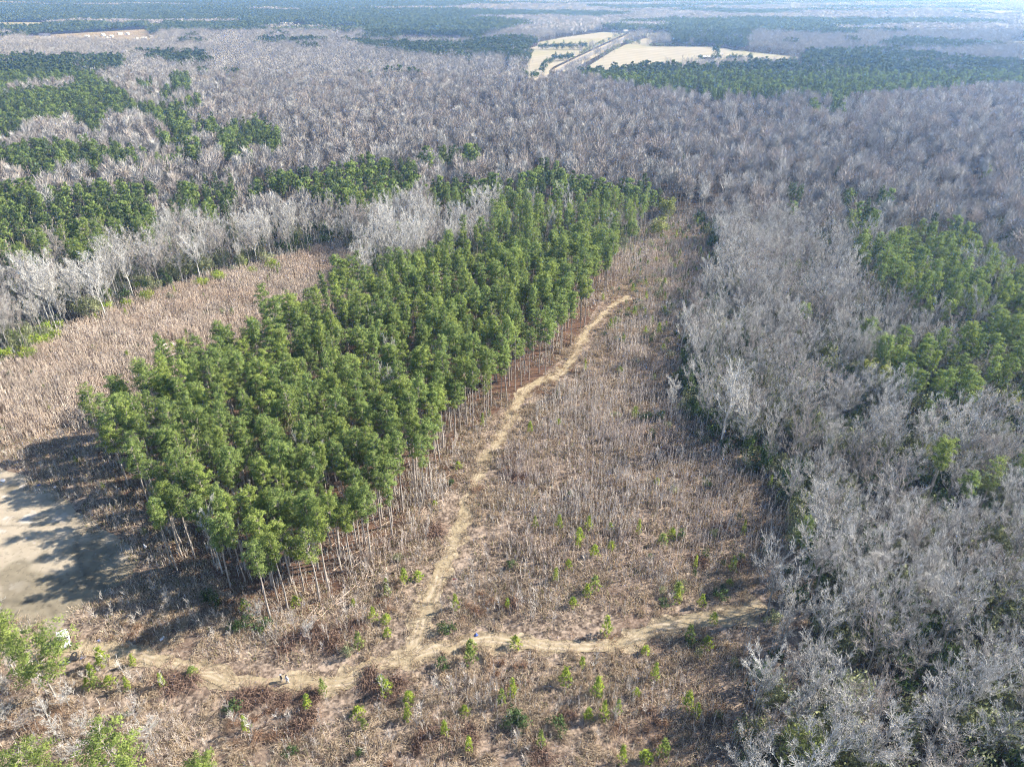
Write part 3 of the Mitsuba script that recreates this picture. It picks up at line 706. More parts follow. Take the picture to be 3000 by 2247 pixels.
FAR1, FAR2, FAR3 = {}, {}, {}
for kind, mats in (('pine', ('pine_bark', 'deep_needles')), ('bare', ('grey_bark', 'swamp_twigs'))):
    for i in range(3):
        g = np.random.default_rng(400 + i)
        tr, cr = cell(g, 15.0, 7 if kind == 'pine' else 6, kind)
        group(f'far_{kind}_kind_{i}', {'trunks': (tr, mats[0]), 'crowns': (cr, mats[1])}); FAR1.setdefault(kind, []).append(f'far_{kind}_kind_{i}')
        group(f'farther_{kind}_kind_{i}', {'crowns': (coarse_cell(g, 45.0, 64, kind, 14, 3.0), mats[1])}); FAR2.setdefault(kind, []).append(f'farther_{kind}_kind_{i}')
        group(f'farthest_{kind}_kind_{i}', {'crowns': (coarse_cell(g, 90.0, 140, kind, 9, 4.8), mats[1])}); FAR3.setdefault(kind, []).append(f'farthest_{kind}_kind_{i}')

# ------------------------------------------------------------------ planting
def put(key, kind, x, y, z=0.0, s=1.0, rz=0.0, sz=None, lean=0.0, laz=0.0):
    c, n = math.cos(rz), math.sin(rz)
    m = np.eye(4)
    m[:3, :3] = np.array([[c, -n, 0], [n, c, 0], [0, 0, 1]]) @ np.diag([s, s, s if sz is None else sz])
    m[0, 2] += lean * math.cos(laz) * (s if sz is None else sz); m[1, 2] += lean * math.sin(laz) * (s if sz is None else sz)
    m[:3, 3] = x, y, z
    scene[key] = {'type': 'instance', 'to_world': T(m), 'kind': {'type': 'ref', 'id': kind}}


COUNT = {}


def numbered(name):
    n = COUNT.get(name, -1) + 1
    COUNT[name] = n
    return name if n == 0 else f'{name}_{n:03d}'


def thing(name, label, category, kind, *a, group=None, **k):
    key = numbered(name)
    put(key, kind, *a, **k)
    labels[key] = {'label': label, 'category': category}
    if group:
        labels[key]['group'] = group
    return key


def stuff(name, label, category, places):
    """PLACES: (kind, x, y, z, s, rz[, sz]) of the pieces of one uncounted mass."""
    for i, p in enumerate(places):
        put(f'{name}__{i:05d}', *p[:1], *p[1:6], **({'sz': p[6]} if len(p) > 6 else {}))
    labels[name] = {'label': label, 'category': category, 'kind': 'stuff'}


def in_view(x, y, margin=24.0):
    return (np.abs(x) < 0.6475 * y + 32 + margin) & (y > 34)


def grid(x0, x1, y0, y1, d, rng, jit=0.42):
    nx, ny = int((x1 - x0) / d), int((y1 - y0) / d)
    i, j = np.meshgrid(np.arange(nx), np.arange(ny), indexing='ij')
    x = x0 + (i + 0.5 + rng.uniform(-jit, jit, i.shape)) * d + (j % 2) * d * 0.5
    y = y0 + (j + 0.5 + rng.uniform(-jit, jit, i.shape)) * d
    return x.ravel(), y.ravel()


OPEN = shapely.union_all([UNION['clearing'], UNION['leftfield'], UNION['lot'], UNION['farm'], UNION['stand'].buffer(9), UNION['house_gap'], UNION['village'], shapely.LineString(LINE3).buffer(16)])
shapely.prepare(OPEN)


def is_open(x, y):
    return shapely.contains_xy(OPEN, x, y)


def npn(x, y, s, seed=0):
    return meshkit.fbm(np.column_stack([np.asarray(x) / s, np.asarray(y) / s, np.full(len(x), seed * 7.3)]), 3, seed)


NEAR, MID, FAR = 270.0, 700.0, 1450.0
pines, bares = [], []          # (x, y, h, where)
rng = np.random.default_rng(11)
# the dense stand
x, y = grid(-100, 45, 65, 240, 3.25, rng, 0.48)
k = inz('stand', x, y) & (rng.random(len(x)) < np.where(npn(x, y, 13.0, 2) < 0.40, 0.55, 0.95))
pines += [(a, b, float(np.clip(rng.normal(15.2, 1.9), 9.5, 19.0)), 'stand') for a, b in zip(x[k], y[k])]
# mixed woods out to MID
x, y = grid(-560, 560, 40, MID, 4.5, rng)
k = in_view(x, y) & ~is_open(x, y) & ~inz('stand', x, y)
x, y = x[k], y[k]
pz = inz('pines', x, y) | inz('farpine', x, y)
dist = np.hypot(x, y)
dense = rng.random(len(x))
stray = npn(x, y, 22.0, 3)
for a, b, p, d, q, n in zip(x, y, pz, dist, dense, stray):
    if p and q < (0.86 if d < 330 else 0.90):
        pines.append((a, b, rng.uniform(13.5, 18.5), 'mixed'))
    elif q < ((0.82 if d < NEAR else 0.60) + (0.13 if p else 0)):
        bares.append((a, b, rng.uniform(11.0, 19.5) * (0.9 if d < 200 else 1.0) * (0.85 + 0.35 * n), 'wood'))
    elif q > 0.985 and n > 0.55 and d < 420:
        pines.append((a, b, rng.uniform(11, 15), 'mixed'))


def where(x, y):
    """Which part of the land, in words."""
    if x > 0.33 * y - 25 and y < 300:
        return 'right'
    return 'left' if y < 360 else 'far'


def cam_dist(t):
    return math.sqrt(t[0] ** 2 + t[1] ** 2 + 60 ** 2)


def pine_words(x, y, w):
    if w == 'edge':
        return ('slender long-trunked pine on the stand edge beside the track, ' + ('front part' if y < 100 else 'middle part' if y < 140 else 'far part'))
    if w == 'stand':
        side = x + 0.62 * (150 - y) * 0 - (-62 + (y - 72) * 0.52)       # metres right of the stand's long axis
        if y < 84:
            return 'pine at the front tip of the dense stand above the felled trunks'
        if y < 104:
            return 'pine in the front of the dense stand, ' + ('on the side of the sandy lot' if side < 2 else 'towards the dirt track')
        if y < 130:
            return 'pine in the middle of the dense stand, ' + (('left end above the sandy lot' if y < 117 else 'left end near the field') if side < -12 else 'around its centre' if side < 6 else 'towards the dirt track')
        return 'pine in the rear half of the dense stand, ' + ('towards the pinkish field' if side < 0 else 'towards the dirt track')
    if w == 'right':
        return 'dark pine of the ' + ('small group' if y < 105 else 'large group' if y < 165 else 'loose upper group') + ' among leafless trees on the right'
    return 'olive green pine in the mixed wood behind the left field' if w == 'left' else 'green pine rising from the leafless swamp wood beyond the clearing'


def bare_words(x, y, w):
    if w == 'right':
        e = x - (20 + (y - 50) * 0.17)      # metres in from the edge of the clearing
        row = 'at the bottom' if y < 62 else 'level with the curving track' if y < 84 else 'level with the front pines' if y < 115 else 'level with the lone tall tree' if y < 132 else 'level with the rear pines'
        return 'grey leafless tree of the right wood ' + row + (', by the clearing' if e < 16 else ', well inside' if e < 36 else ', far right')
    return 'pale leafless tree in the mixed wood behind the left field' if w == 'left' else 'grey leafless tree in the swamp wood beyond the clearing'


EDGE = shapely.LineString([p for p in ZONES['stand'][0][24:36]])
pines.sort(key=cam_dist)
bares.sort(key=cam_dist)
rest, made = [], 0
for i, (x, y, h, w) in enumerate(pines):
    d = math.hypot(x, y)
    lod = 0 if d < NEAR else 1
    kind = PINE[lod][int(rng.integers(len(PINE[lod])))]
    s, rz = rng.uniform(0.74, 1.22), rng.random() * 6.28
    if made < 300 and in_view(np.array([x]), np.array([y]), 2.0)[0]:
        made += 1
        if w == 'stand':
            w = 'edge' if EDGE.distance(shapely.Point(x, y)) < 4.5 else 'stand'
        else:
            w = where(x, y)
        words = pine_words(x, y, w)
        thing('pine_tree', words, 'pine tree', kind, x, y, 0, s, rz, sz=h / 16, lean=rng.normal() * 0.02, laz=rng.random() * 6.28, group='pines: ' + words)
    else:
        rest.append((kind, x, y, 0, s, rz, h / 16))
stuff('pine_wood', 'many more green pines filling the dense stand and the mixed woods', 'pine wood', rest)
rest, made = [], 0
for i, (x, y, h, w) in enumerate(bares):
    d = math.hypot(x, y)
    lod = 0 if d < NEAR else 1
    kind = BARE[lod][int(rng.integers(len(BARE[lod])))]
    if lod == 0 and rng.random() < (0.40 if inz('silver', x, y) else 0.03):
        kind = SILVER[int(rng.integers(3))]
    s, rz = h / 18 * rng.uniform(0.9, 1.15), rng.random() * 6.28
    if made < 300 and in_view(np.array([x]), np.array([y]), 2.0)[0]:
        made += 1
        w = where(x, y)
        words = bare_words(x, y, w)
        thing('bare_tree', words, 'tree', kind, x, y, 0, s, rz, sz=h / 18, lean=rng.normal() * 0.03, laz=rng.random() * 6.28, group='leafless trees: ' + words)
    else:
        rest.append((kind, x, y, 0, s, rz, h / 18))
stuff('leafless_wood', 'grey leafless trees of the wide swamp wood and the right-hand wood', 'leafless wood', rest)

# far woods in cells
places = {'pine': [], 'bare': []}
x, y = grid(-1000, 1000, MID, FAR, 15.0, rng, 0.25)
k = in_view(x, y, 40) & ~is_open(x, y)
x, y = x[k], y[k]
pz = inz('farpine', x, y) | inz('pines', x, y)
mixn = npn(x, y * 1.0, 60.0, 5)
for a, b, p, n in zip(x, y, pz, mixn):
    kind = 'pine' if (p and rng.random() < 0.9) or (not p and n > 0.68) else 'bare'
    places[kind].append((FAR1[kind][int(rng.integers(3))], a, b, 0, 1.0, int(rng.integers(4)) * math.pi / 2 + rng.normal() * 0.1, rng.uniform(0.62, 0.82) if p else rng.uniform(0.75, 0.95)))
for y0, y1, d, src in ((FAR, 2600, 45.0, FAR2), (2600, 6200, 90.0, FAR3)):
    x, y = grid(-4200, 4200, y0, y1, d, rng, 0.1)
    k = in_view(x, y, 120) & ~is_open(x, y)
    x, y = x[k], y[k]
    pz = inz('farpine', x, y)
    mixn = npn(x / 1.8, y, 260.0, 6) + 0.16 * np.clip(-x / 500, -0.2, 1)
    for a, b, p, n in zip(x, y, pz, mixn):
        kind = 'pine' if p or n > 0.49 else 'bare'
        places[kind].append((src[kind][int(rng.integers(3))], a, b, 0, 1.0, int(rng.integers(4)) * math.pi / 2, rng.uniform(0.8, 1.1)))
stuff('far_pine_wood', 'dark bluish pine woods in bands towards the horizon', 'pine wood', places['pine'])
stuff('far_leafless_wood', 'hazy grey-lilac leafless woods towards the horizon', 'leafless wood', places['bare'])

# undergrowth in the near woods
x, y = grid(-200, 200, 36, 270, 3.3, rng)
k = in_view(x, y, 12) & ~is_open(x, y) & ~inz('stand', x, y)
x, y = x[k], y[k]
n1, n2 = npn(x, y, 16.0, 8), npn(x, y, 9.0, 9)
u = rng.random(len(x))
k = u < np.clip((n1 - 0.15) * 2.4, 0.25, 0.95) * np.where(y > 170, 0.6, 1.0)
stuff('undergrowth', 'grey-green and dark evergreen bushes under the leafless trees of the near woods', 'undergrowth', [((SHRUB if c > 0.53 else SAGE)[int(rng.integers(4))], a, b, 0, rng.uniform(0.7, 1.9), rng.random() * 6.28, rng.uniform(0.7, 2.6)) for a, b, c in zip(x[k], y[k], n2[k])])

# brush over the clearing, the field and the foreground
pl = {'A': [], 'B': [], 'C': [], 'W': []}
x, y = grid(-150, 110, 34, 300, 4.6, rng, 0.35)
k = in_view(x, y, 8)
x, y = x[k], y[k]
AROUND = UNION['stand'].buffer(8)
cl, lf = inz('clearing', x, y) | shapely.contains_xy(AROUND, x, y), inz('leftfield', x, y)
DEEP = UNION['stand'].buffer(-5.0)
bad = shapely.contains_xy(DEEP, x, y) | inz('lot', x, y) | inz('chips', x, y)
tr = shapely.distance(TRACKS, shapely.points(x, y))
straw = npn(x, y, 14.0, 4)
deep = shapely.contains_xy(DEEP, x, y)
for a, b, c, l, q, d, n, dp in zip(x, y, cl, lf, bad, tr, straw, deep):
    rz, s = rng.random() * 6.28, rng.uniform(0.9, 1.1)
    if dp and rng.random() < 0.6:
        pl['W'].append((BRUSH_W[int(rng.integers(4))], a, b, 0, s, rz, rng.uniform(0.5, 1.0)))
    if q or d < (1.3 if 98 < b < 134 or a < -46 else 2.2 if n > 0.5 else 2.8):
        continue
    if not c and not l:
        if rng.random() < 0.75:
            pl['W'].append((BRUSH_W[int(rng.integers(4))], a, b, 0, s, rz, rng.uniform(0.7, 1.2)))
        continue
    if l:
        pl['B'].append((BRUSH_B[int(rng.integers(4))], a, b, 0, s, rz, rng.uniform(0.7, 1.15)))
    elif c:
        fore = b < 68 + 8 * (n - 0.5) and a < 18
        if fore or d < 4.2 or (n > 0.62 and a < 10 and b < 90):
            pl['C'].append((BRUSH_C[int(rng.integers(4))], a, b, 0, s, rz, rng.uniform(0.7, 1.3)))
        if not (fore and rng.random() < 0.6):
            j = 3 if d < 5 or (a < -40 and b > 68) else int(rng.integers(4))
            pl['A'].append(((BRUSH_N if b < 82 else BRUSH_A)[j], a, b, 0, s, rz, rng.uniform(0.7, 1.1)))
stuff('brush', 'thin grey saplings and dead brown weeds covering the clearing', 'brush', pl['A'])
stuff('woodland_brush', 'thin leafless undergrowth between the trunks of the near woods', 'brush', pl['W'])
stuff('thicket', 'dense pinkish leafless saplings covering the left field', 'brush', pl['B'])
stuff('dry_grass', 'bleached tussocks of dry grass in the foreground and beside the tracks', 'dry grass', pl['C'])

# young pines, evergreen shrubs and lone saplings in the clearing
for i, (x, y) in enumerate(YOUNG_PINES):
    w = 'foreground below the curving track' if y < 64 else 'clearing above the curving track'
    thing('young_pine', f'small yellow-green pine sapling in the {w}', 'pine sapling', YOUNG[i % 4], x, y, 0, rng.uniform(0.7, 1.3), rng.random() * 6.28, sz=rng.uniform(0.6, 1.6), group='pine saplings of the ' + w)
x, y = grid(-140, 80, 70, 290, 6.5, rng)
k = (inz('clearing', x, y) | inz('leftfield', x, y)) & in_view(x, y, 0) & (shapely.distance(TRACKS, shapely.points(x, y)) > 1.5) & ~inz('stand', x, y) & ~inz('lot', x, y)
rightness = np.clip((x - (14 + (y - 50) * 0.15)) / 20, 0, 1)
far_up = np.where(inz('leftfield', x, y), 0.16, np.where(y > 165, 0.95, 0.16 + 0.25 * rightness))
k &= rng.random(len(x)) < far_up
for a, b in zip(x[k], y[k]):
    w = 'left field' if inz('leftfield', a, b) else 'far end of the clearing' if b > 170 else 'middle of the clearing'
    thing('young_pine', f'small yellow-green pine sapling in the {w}', 'pine sapling', YOUNG[int(rng.integers(4))], a, b, 0, rng.uniform(0.45, 1.3), rng.random() * 6.28, sz=rng.uniform(0.45, 1.5), group='pine saplings of the ' + w)

# low shrubs, brambles and slash
x, y = grid(-140, 90, 50, 300, 4.4, rng)
k = (inz('clearing', x, y) | inz('leftfield', x, y)) & in_view(x, y, 0) & (shapely.distance(TRACKS, shapely.points(x, y)) > 2.0) & ~inz('lot', x, y)
rightness = np.clip((x - (14 + (y - 50) * 0.15)) / 18, 0, 1)
k &= rng.random(len(x)) < np.where(inz('leftfield', x, y), 0.15, 0.07 + 0.55 * rightness + 0.45 * (y > 165))
stuff('clearing_shrubs', 'low olive and dull green shrubs scattered in the clearing and thick along its right side', 'shrubs', [((SHRUB if rng.random() < 0.45 else SAGE)[int(rng.integers(4))], a, b, 0, rng.uniform(0.3, 0.8), rng.random() * 6.28, rng.uniform(0.3, 0.9)) for a, b in zip(x[k], y[k])])

x, y = grid(-140, 90, 44, 300, 2.3, rng, 0.5)
n1 = npn(x, y, 6.0, 12)
inl = inz('leftfield', x, y)
k = (inz('clearing', x, y) | inl) & in_view(x, y, 0) & (shapely.distance(TRACKS, shapely.points(x, y)) > 2.2) & ~inz('lot', x, y) & ~inz('chips', x, y) & (y > 50)
k &= rng.random(len(x)) < np.clip((n1 - 0.42) * 4.5, 0, 0.85) * np.where(inl, 0.7, 1.0)
stuff('sapling_thicket', 'bushy pale leafless saplings standing in clumps over the clearing and the left field', 'saplings', [(SAP[int(rng.integers(4))], a, b, 0, rng.uniform(0.45, 1.0), rng.random() * 6.28, rng.uniform(0.45, 1.0) * (0.8 if l else 1.0)) for a, b, l in zip(x[k], y[k], inl[k])])


def bramble(rng):
    st = Mesh()
    n = 420
    lobes = rng.normal(size=(4, 2)) * 0.8
    a = np.column_stack([lobes[rng.integers(0, 4, n)] + rng.normal(size=(n, 2)) * 0.4, np.zeros(n)])
    l = rng.uniform(0.5, 1.5, n)
    d = rng.normal(size=(n, 2)) * 0.6
    mid = a + np.column_stack([d * l[:, None] * 0.5, l * 0.8])
    b = mid + np.column_stack([d * l[:, None] * 0.9, -l * 0.35])
    st.ribbons(a, mid, 0.06, 0.05, rng); st.ribbons(mid, b, 0.05, 0.02, rng)
    return st


BRAMBLE = []
for i in range(3):
    group(f'bramble_kind_{i}', {'stems': (bramble(np.random.default_rng(610 + i)), 'bramble_stem')}); BRAMBLE.append(f'bramble_kind_{i}')
g = np.random.default_rng(620)
spots = [(-37.0, 59.0), (-35.6, 58.6), (-33.8, 59.6), (-31.5, 59.2), (-29.0, 58.8), (-27.5, 59.4), (-19.5, 61.5), (-17.5, 61.0), (-16.0, 61.8), (-49.0, 62.0), (-46.0, 61.0), (-30.0, 70.0), (-27.5, 69.5), (-34.0, 68.5), (-24.5, 71.5), (-12.0, 52.5), (-5.0, 54.0), (4.0, 51.0)]
while len(spots) < 30:
    q = (g.uniform(-62, 40), g.uniform(47, 130))
    if inz('clearing', *q) and TRACKS.distance(shapely.Point(q)) > 2.0 and not inz('lot', *q):
        spots.append(q)
for i, (x, y) in enumerate(spots):
    w = 'in the foreground below the curving track' if y < 63 else 'between the tracks and the dense pines' if x < -16 else 'in the clearing'
    thing('bramble', 'dark reddish-brown bramble mound ' + w, 'bramble', BRAMBLE[i % 3], x, y, 0, g.uniform(0.7, 1.5), i * 1.3, sz=g.uniform(0.6, 1.1), group='bramble mounds ' + w)


def slash_patch(rng):
    st = Mesh()
    n = 46
    c = np.column_stack([rng.uniform(-3, 3, (n, 2)), rng.uniform(0.05, 0.45, n)])
    a = rng.normal(0.6, 0.7, n)
    l = rng.uniform(0.4, 1.8, n)[:, None]
    d = np.column_stack([np.cos(a), np.sin(a), rng.normal(size=n) * 0.15]) * l / 2
    st.prisms(c - d, c + d, 0.028, 0.014, rng, 3)
    return st


SLASH = []
for i in range(3):
    group(f'slash_kind_{i}', {'sticks': (slash_patch(np.random.default_rng(630 + i)), 'slash_wood')}); SLASH.append(f'slash_kind_{i}')
x, y = grid(-62, 20, 46, 130, 5.0, rng)
near_stand = shapely.distance(UNION['stand'], shapely.points(x, y)) < 7
k = (inz('clearing', x, y) | near_stand) & (rng.random(len(x)) < np.where(near_stand, 0.7, np.where(y < 66, 0.2, 0.08))) & ~inz('lot', x, y)
stuff('logging_slash', 'pale broken branches strewn over the ground by the pines and the foreground', 'slash', [(SLASH[int(rng.integers(3))], a, b, 0, 1.0, rng.normal() * 0.5) for a, b in zip(x[k], y[k])])


def tuft(rng):
    st = Mesh()
    n = 70
    c = rng.normal(size=(5, 2)) * 0.45
    a = np.column_stack([c[rng.integers(0, 5, n)] + rng.normal(size=(n, 2)) * 0.13, np.zeros(n)])
    b = a + np.column_stack([rng.normal(size=(n, 2)) * 0.22, rng.uniform(0.15, 0.55, n)])
    st.ribbons(a, b, 0.05, 0.02, rng)
    return st


TUFT = []
for i in range(3):
    group(f'tuft_kind_{i}', {'grass': (tuft(np.random.default_rng(650 + i)), 'straw' if i else 'weed')}); TUFT.append(f'tuft_kind_{i}')
tuf = []
for line in (LINE1, LINE2):
    d = np.gradient(line, axis=0)
    n = np.column_stack([-d[:, 1], d[:, 0]]) / np.linalg.norm(d, axis=1, keepdims=True)
    for (lx, ly), (nx, ny) in zip(line, n):
        for s in (-1, 1):
            if rng.random() < 0.45:
                o = s * abs(rng.normal(1.25, 0.45))
                tuf.append((TUFT[int(rng.integers(3))], lx + nx * o, ly + ny * o, 0, rng.uniform(0.5, 1.1), rng.random() * 6.28))
        if rng.random() < 0.15:
            tuf.append((TUFT[int(rng.integers(3))], lx + nx * rng.normal() * 0.15, ly + ny * rng.normal() * 0.15, 0.1, rng.uniform(0.3, 0.6), rng.random() * 6.28, 0.3))
stuff('verge_grass', 'small tufts of dry grass along both tracks and between their ruts', 'grass', tuf)

# ------------------------------------------------------------------ plants that stand out one by one
def kind_of(name, parts):
    group(name, parts)
    return name


for i, (x, y, h, R, cb, words) in enumerate((
        (-62.9, 59.5, 12.0, 3.9, 0.45, 'broad flat-topped pine at the left edge in front of the white-roofed cart'),
        (-70.0, 62.6, 13.0, 3.6, 0.40, 'pine cut by the left edge of the photo beside the broad flat-topped pine'),
        (-45.4, 46.0, 13.5, 3.3, 0.35, 'bright green pine at the bottom edge near the left corner'),
        (-36.9, 46.9, 6.5, 1.9, 0.20, 'short dark green pine on the bottom edge right of the bright green pine'),
        (-57.0, 46.3, 8.5, 2.6, 0.25, 'low green pine in the bottom left corner'))):
    tr, cr = pine_tree(np.random.default_rng(500 + i), h, 0, cb, R, 0.05 if i < 2 else 0.2, 0.0)
    thing('pine_tree', words, 'pine tree', kind_of(f'corner_pine_kind_{i}', {'trunk': (tr, 'pine_bark'), 'crown': (cr, 'olive_needles')}), x, y)

for x, y, h, j, words in (
        (44.4, 119.0, 21.5, 1, 'tallest lone leafless tree with a pale trunk on the right edge of the clearing'),
        (-134.4, 180.3, 21.0, 0, 'large silvery leafless tree with spreading limbs on the far edge of the left field'),
        (-131.5, 181.6, 20.0, 1, 'slim silvery leafless tree touching the large spreading one at the left field'),
        (-119.5, 183.5, 17.5, 2, 'silvery leafless tree right of the slim one on the far edge of the left field'),
        (32.9, 58.1, 13.0, 2, 'bright silvery leafless tree at the lower right corner of the clearing'),
        (27.3, 44.2, 12.0, 0, 'silvery leafless treetop on the bottom edge right of the clearing'),
        (41.9, 46.9, 14.0, 2, 'broad silvery leafless treetop on the bottom edge in the right-hand wood'),
        (59.3, 54.8, 15.0, 0, 'bright silvery leafless tree in the bottom right corner'),
        (50.6, 69.9, 15.0, 2, 'white-limbed leafless tree in the right-hand wood level with the end of the curving track'),
        (74.6, 113.5, 15.0, 0, 'silvery leafless tree left of the yellow-green bush in the right-hand wood'),
        (65.2, 83.6, 15.0, 2, 'silvery leafless tree below the small pine group on the right edge'),
        (44.2, 158.9, 16.0, 1, 'whitish leafless tree leaning over the bend of the right-hand wood edge'),
        (35.9, 130.2, 11.0, 1, 'slender whitish leafless tree in the clearing close to the right-hand wood')):
    thing('bare_tree', words, 'tree', SILVER[j], x, y, 0, h / 18 * 1.05, x * 1.7, sz=h / 18)
for i, (x, y) in enumerate([(-38.9, 103.1), (-34.6, 97.5), (-24.9, 128.6), (-27.6, 129.6), (-59.4, 156.2), (-36.6, 163.2), (-28.6, 142.5), (-48.4, 82.6)]):
    thing('bare_tree', 'white leafless tree poking out between the green crowns of the dense pine stand', 'tree', SILVER[i % 3], x, y, 0, 0.62, i * 2.1, sz=0.82, group='white leafless trees inside the dense pines')

for i, (x, y) in enumerate(BARE_BUSHES):
    w = 'in the bottom left corner' if y < 64 and x < -40 else 'between the curving track and the dense pines'
    thing('bare_bush', f'pale grey leafless bush {w}', 'bush', BARE[0][(i * 2) % 9], x, y, 0, 0.30 + 0.03 * (i % 4), i * 1.1, sz=0.22 + 0.03 * (i % 3), group=f'pale leafless bushes {w}')
for i, (x, y, s, sz, words) in enumerate((
        (80.2, 155.7, 1.3, 0.95, 'yellow-green bush-like tree in the right-hand wood, upper one of a loose pair'), (78.5, 147.7, 1.2, 0.8, 'yellow-green bush-like tree in the right-hand wood, lower one of a loose pair'),
        (88.3, 145.8, 1.6, 0.95, 'broad yellow-olive tree in front of the large pine group on the right'), (82.2, 111.8, 0.8, 1.1, 'narrow yellow-green tree standing alone between leafless trees on the right'),
        (102.4, 130.0, 1.4, 0.7, 'yellow-green tree at the foot of the large right-hand pine group'), (112.6, 130.6, 1.4, 0.8, 'yellow-green tree cut by the right edge of the photo'),
        (97.5, 160.5, 1.1, 0.8, 'small yellow-green tree behind the broad yellow-olive one'), (35.3, 48.9, 1.25, 1.25, 'tall pale green tree on the bottom edge in the right-hand wood'),
        (63.1, 276.5, 1.7, 1.6, 'tall pale green tree at the far tip of the clearing'), (56.7, 257.7, 1.5, 1.1, 'lower pale green tree in front of the tall one at the clearing tip'))):
    thing('leafy_tree', words, 'tree', PALE[i % 2], x, y, 0, s, i * 1.3, sz=sz)
for i, (x, y) in enumerate(DARK_SHRUBS):
    w = 'in the foreground' if y < 66 else 'beside the pines at the lot' if x < -30 else 'in the clearing'
    thing('evergreen_bush', f'rounded dark green bush {w}', 'bush', SHRUB[i % 4], x, y, 0, (0.75, 1.0, 0.9)[i % 3], i * 1.9, sz=0.9, group=f'dark bushes {w}')
g = np.random.default_rng(520)
BUSHY = []
for i in range(2):
    a, b = shrub(g, 3.2, 1.9, 26, 26, 0.34)
    BUSHY.append(kind_of(f'bright_bush_kind_{i}', {'stem': (a, 'grey_bark'), 'leaves': (b, 'young_needles')}))
for i, (x, y) in enumerate([(-132.5, 157.5), (-132.6, 161.5), (-131.2, 164.2), (-128.9, 165.5), (-127.2, 166.9), (-127.3, 158.8), (-131.2, 172.7), (-126.3, 169.8), (-137.2, 169.8), (-126.3, 197.4), (-119.8, 204.9), (-106.9, 217.1), (-94.3, 225.9), (-105.1, 237.7), (-122.0, 188.0), (-113.0, 196.0), (-117.0, 191.5), (-101.0, 208.0), (-97.0, 212.5), (-88.0, 219.0), (-83.0, 224.0), (-134.0, 168.0), (-129.0, 176.0)]):
    thing('evergreen_bush', 'bright green bush on the far edge of the left field', 'bush', BUSHY[i % 2], x, y, 0, (1.15, 0.9, 1.3)[i % 3], i * 2.3, sz=(1.2, 0.9, 1.0)[i % 3], group='bright green bushes along the left field')
EDGE_LINE = np.array([(75.4, 277.2)] + [q for q in ZONES['clearing'][0][2:14]])
g = np.random.default_rng(525)
el = shapely.LineString(EDGE_LINE)
for i in range(84):
    q = el.interpolate(g.random(), normalized=True)
    x, y = q.x + g.uniform(0.0, 8.0), q.y + g.uniform(-3, 3)
    w = 'beside the end of the curving track' if y < 90 else 'along the middle of the right-hand wood edge' if y < 150 else 'along the far part of the right-hand wood edge'
    thing('evergreen_bush', f'tall dark evergreen bush {w}', 'bush', SHRUB[i % 4], x, y, 0, g.uniform(1.0, 1.6), g.random() * 6.28, sz=g.uniform(1.3, 2.3), group=f'tall evergreen bushes {w}')
g = np.random.default_rng(530)
n = 0
while n < 150:
    x, y = g.uniform(-70, 60), g.uniform(46, 170)
    if inz('clearing', x, y) and not inz('lot', x, y) and TRACKS.distance(shapely.Point(x, y)) > 1.2:
        w = 'in the foreground' if y < 64 else 'in the middle of the clearing' if y < 110 else 'in the far half of the clearing'
        thing('bare_sapling', f'thin leafless grey sapling {w}', 'sapling', SAP[n % 4], x, y, 0, g.uniform(0.8, 1.3), g.random() * 6.28, group=f'leafless saplings {w}')
        n += 1

# ------------------------------------------------------------------ plain materials and solid building helpers
def plain(name, rgb, rough=0.6, **k):
    scene[name] = {'type': 'twosided', 'bsdf': {'type': 'principled', 'base_color': proc(lambda p, n, uv: mi.Color3f(*rgb) * (0.86 + 0.28 * fbm(p.x * 5, p.y * 5, p.z * 5))), 'roughness': rough, **k}}
    return name


plain('white_paint', (0.78, 0.78, 0.80), 0.35); plain('dark_plastic', (0.03, 0.03, 0.035), 0.45); plain('rubber', (0.025, 0.025, 0.027), 0.8); plain('grey_metal', (0.36, 0.37, 0.40), 0.35, metallic=0.6)
plain('skin', (0.52, 0.34, 0.26), 0.5); plain('black_cloth', (0.016, 0.016, 0.02), 0.9); plain('white_cloth', (0.78, 0.77, 0.82), 0.9); plain('pale_trousers', (0.62, 0.58, 0.55), 0.9); plain('grey_trousers', (0.33, 0.30, 0.28), 0.9)
plain('brown_hair', (0.06, 0.04, 0.03), 0.7); plain('red_cloth', (0.55, 0.09, 0.07), 0.8); plain('blue_plastic', (0.12, 0.18, 0.50), 0.5); plain('peeled_wood', (0.62, 0.48, 0.40), 0.8); plain('white_wall', (0.80, 0.79, 0.77), 0.8)
plain('dark_roof', (0.10, 0.11, 0.16), 0.8); plain('grey_roof', (0.38, 0.37, 0.38), 0.7); plain('window_glass', (0.04, 0.05, 0.07), 0.15); plain('wood_door', (0.20, 0.14, 0.10), 0.7)
scene['clear_pane'] = {'type': 'thindielectric'}


def box(c, s, r=0.0):
    """A box with centre C and size S, its edges rounded by R."""
    if r <= 0:
        return m3.Manifold.cube(s, True).translate(c)
    b = m3.Manifold.sphere(r, 8)
    d = [(v / 2 - r) for v in s]
    return m3.Manifold.batch_hull([b.translate([c[0] + i * d[0], c[1] + j * d[1], c[2] + k * d[2]]) for i in (-1, 1) for j in (-1, 1) for k in (-1, 1)])


def ball(c, r, n=16):
    return m3.Manifold.sphere(r, n).translate(list(map(float, c)))


def bone(a, b, ra, rb, n=14):
    return m3.Manifold.batch_hull([ball(a, ra, n), ball(b, rb, n)])


def cyl(a, b, r, n=20):
    a, b = np.array(a, float), np.array(b, float)
    d = b - a
    l = np.linalg.norm(d)
    th, ph = math.degrees(math.acos(d[2] / l)), math.degrees(math.atan2(d[1], d[0]))
    return m3.Manifold.cylinder(l, r, r, n).rotate([0, th, 0]).rotate([0, 0, ph]).translate(a.tolist())


def union(parts):
    return m3.Manifold.batch_boolean(parts, m3.OpType.Add)


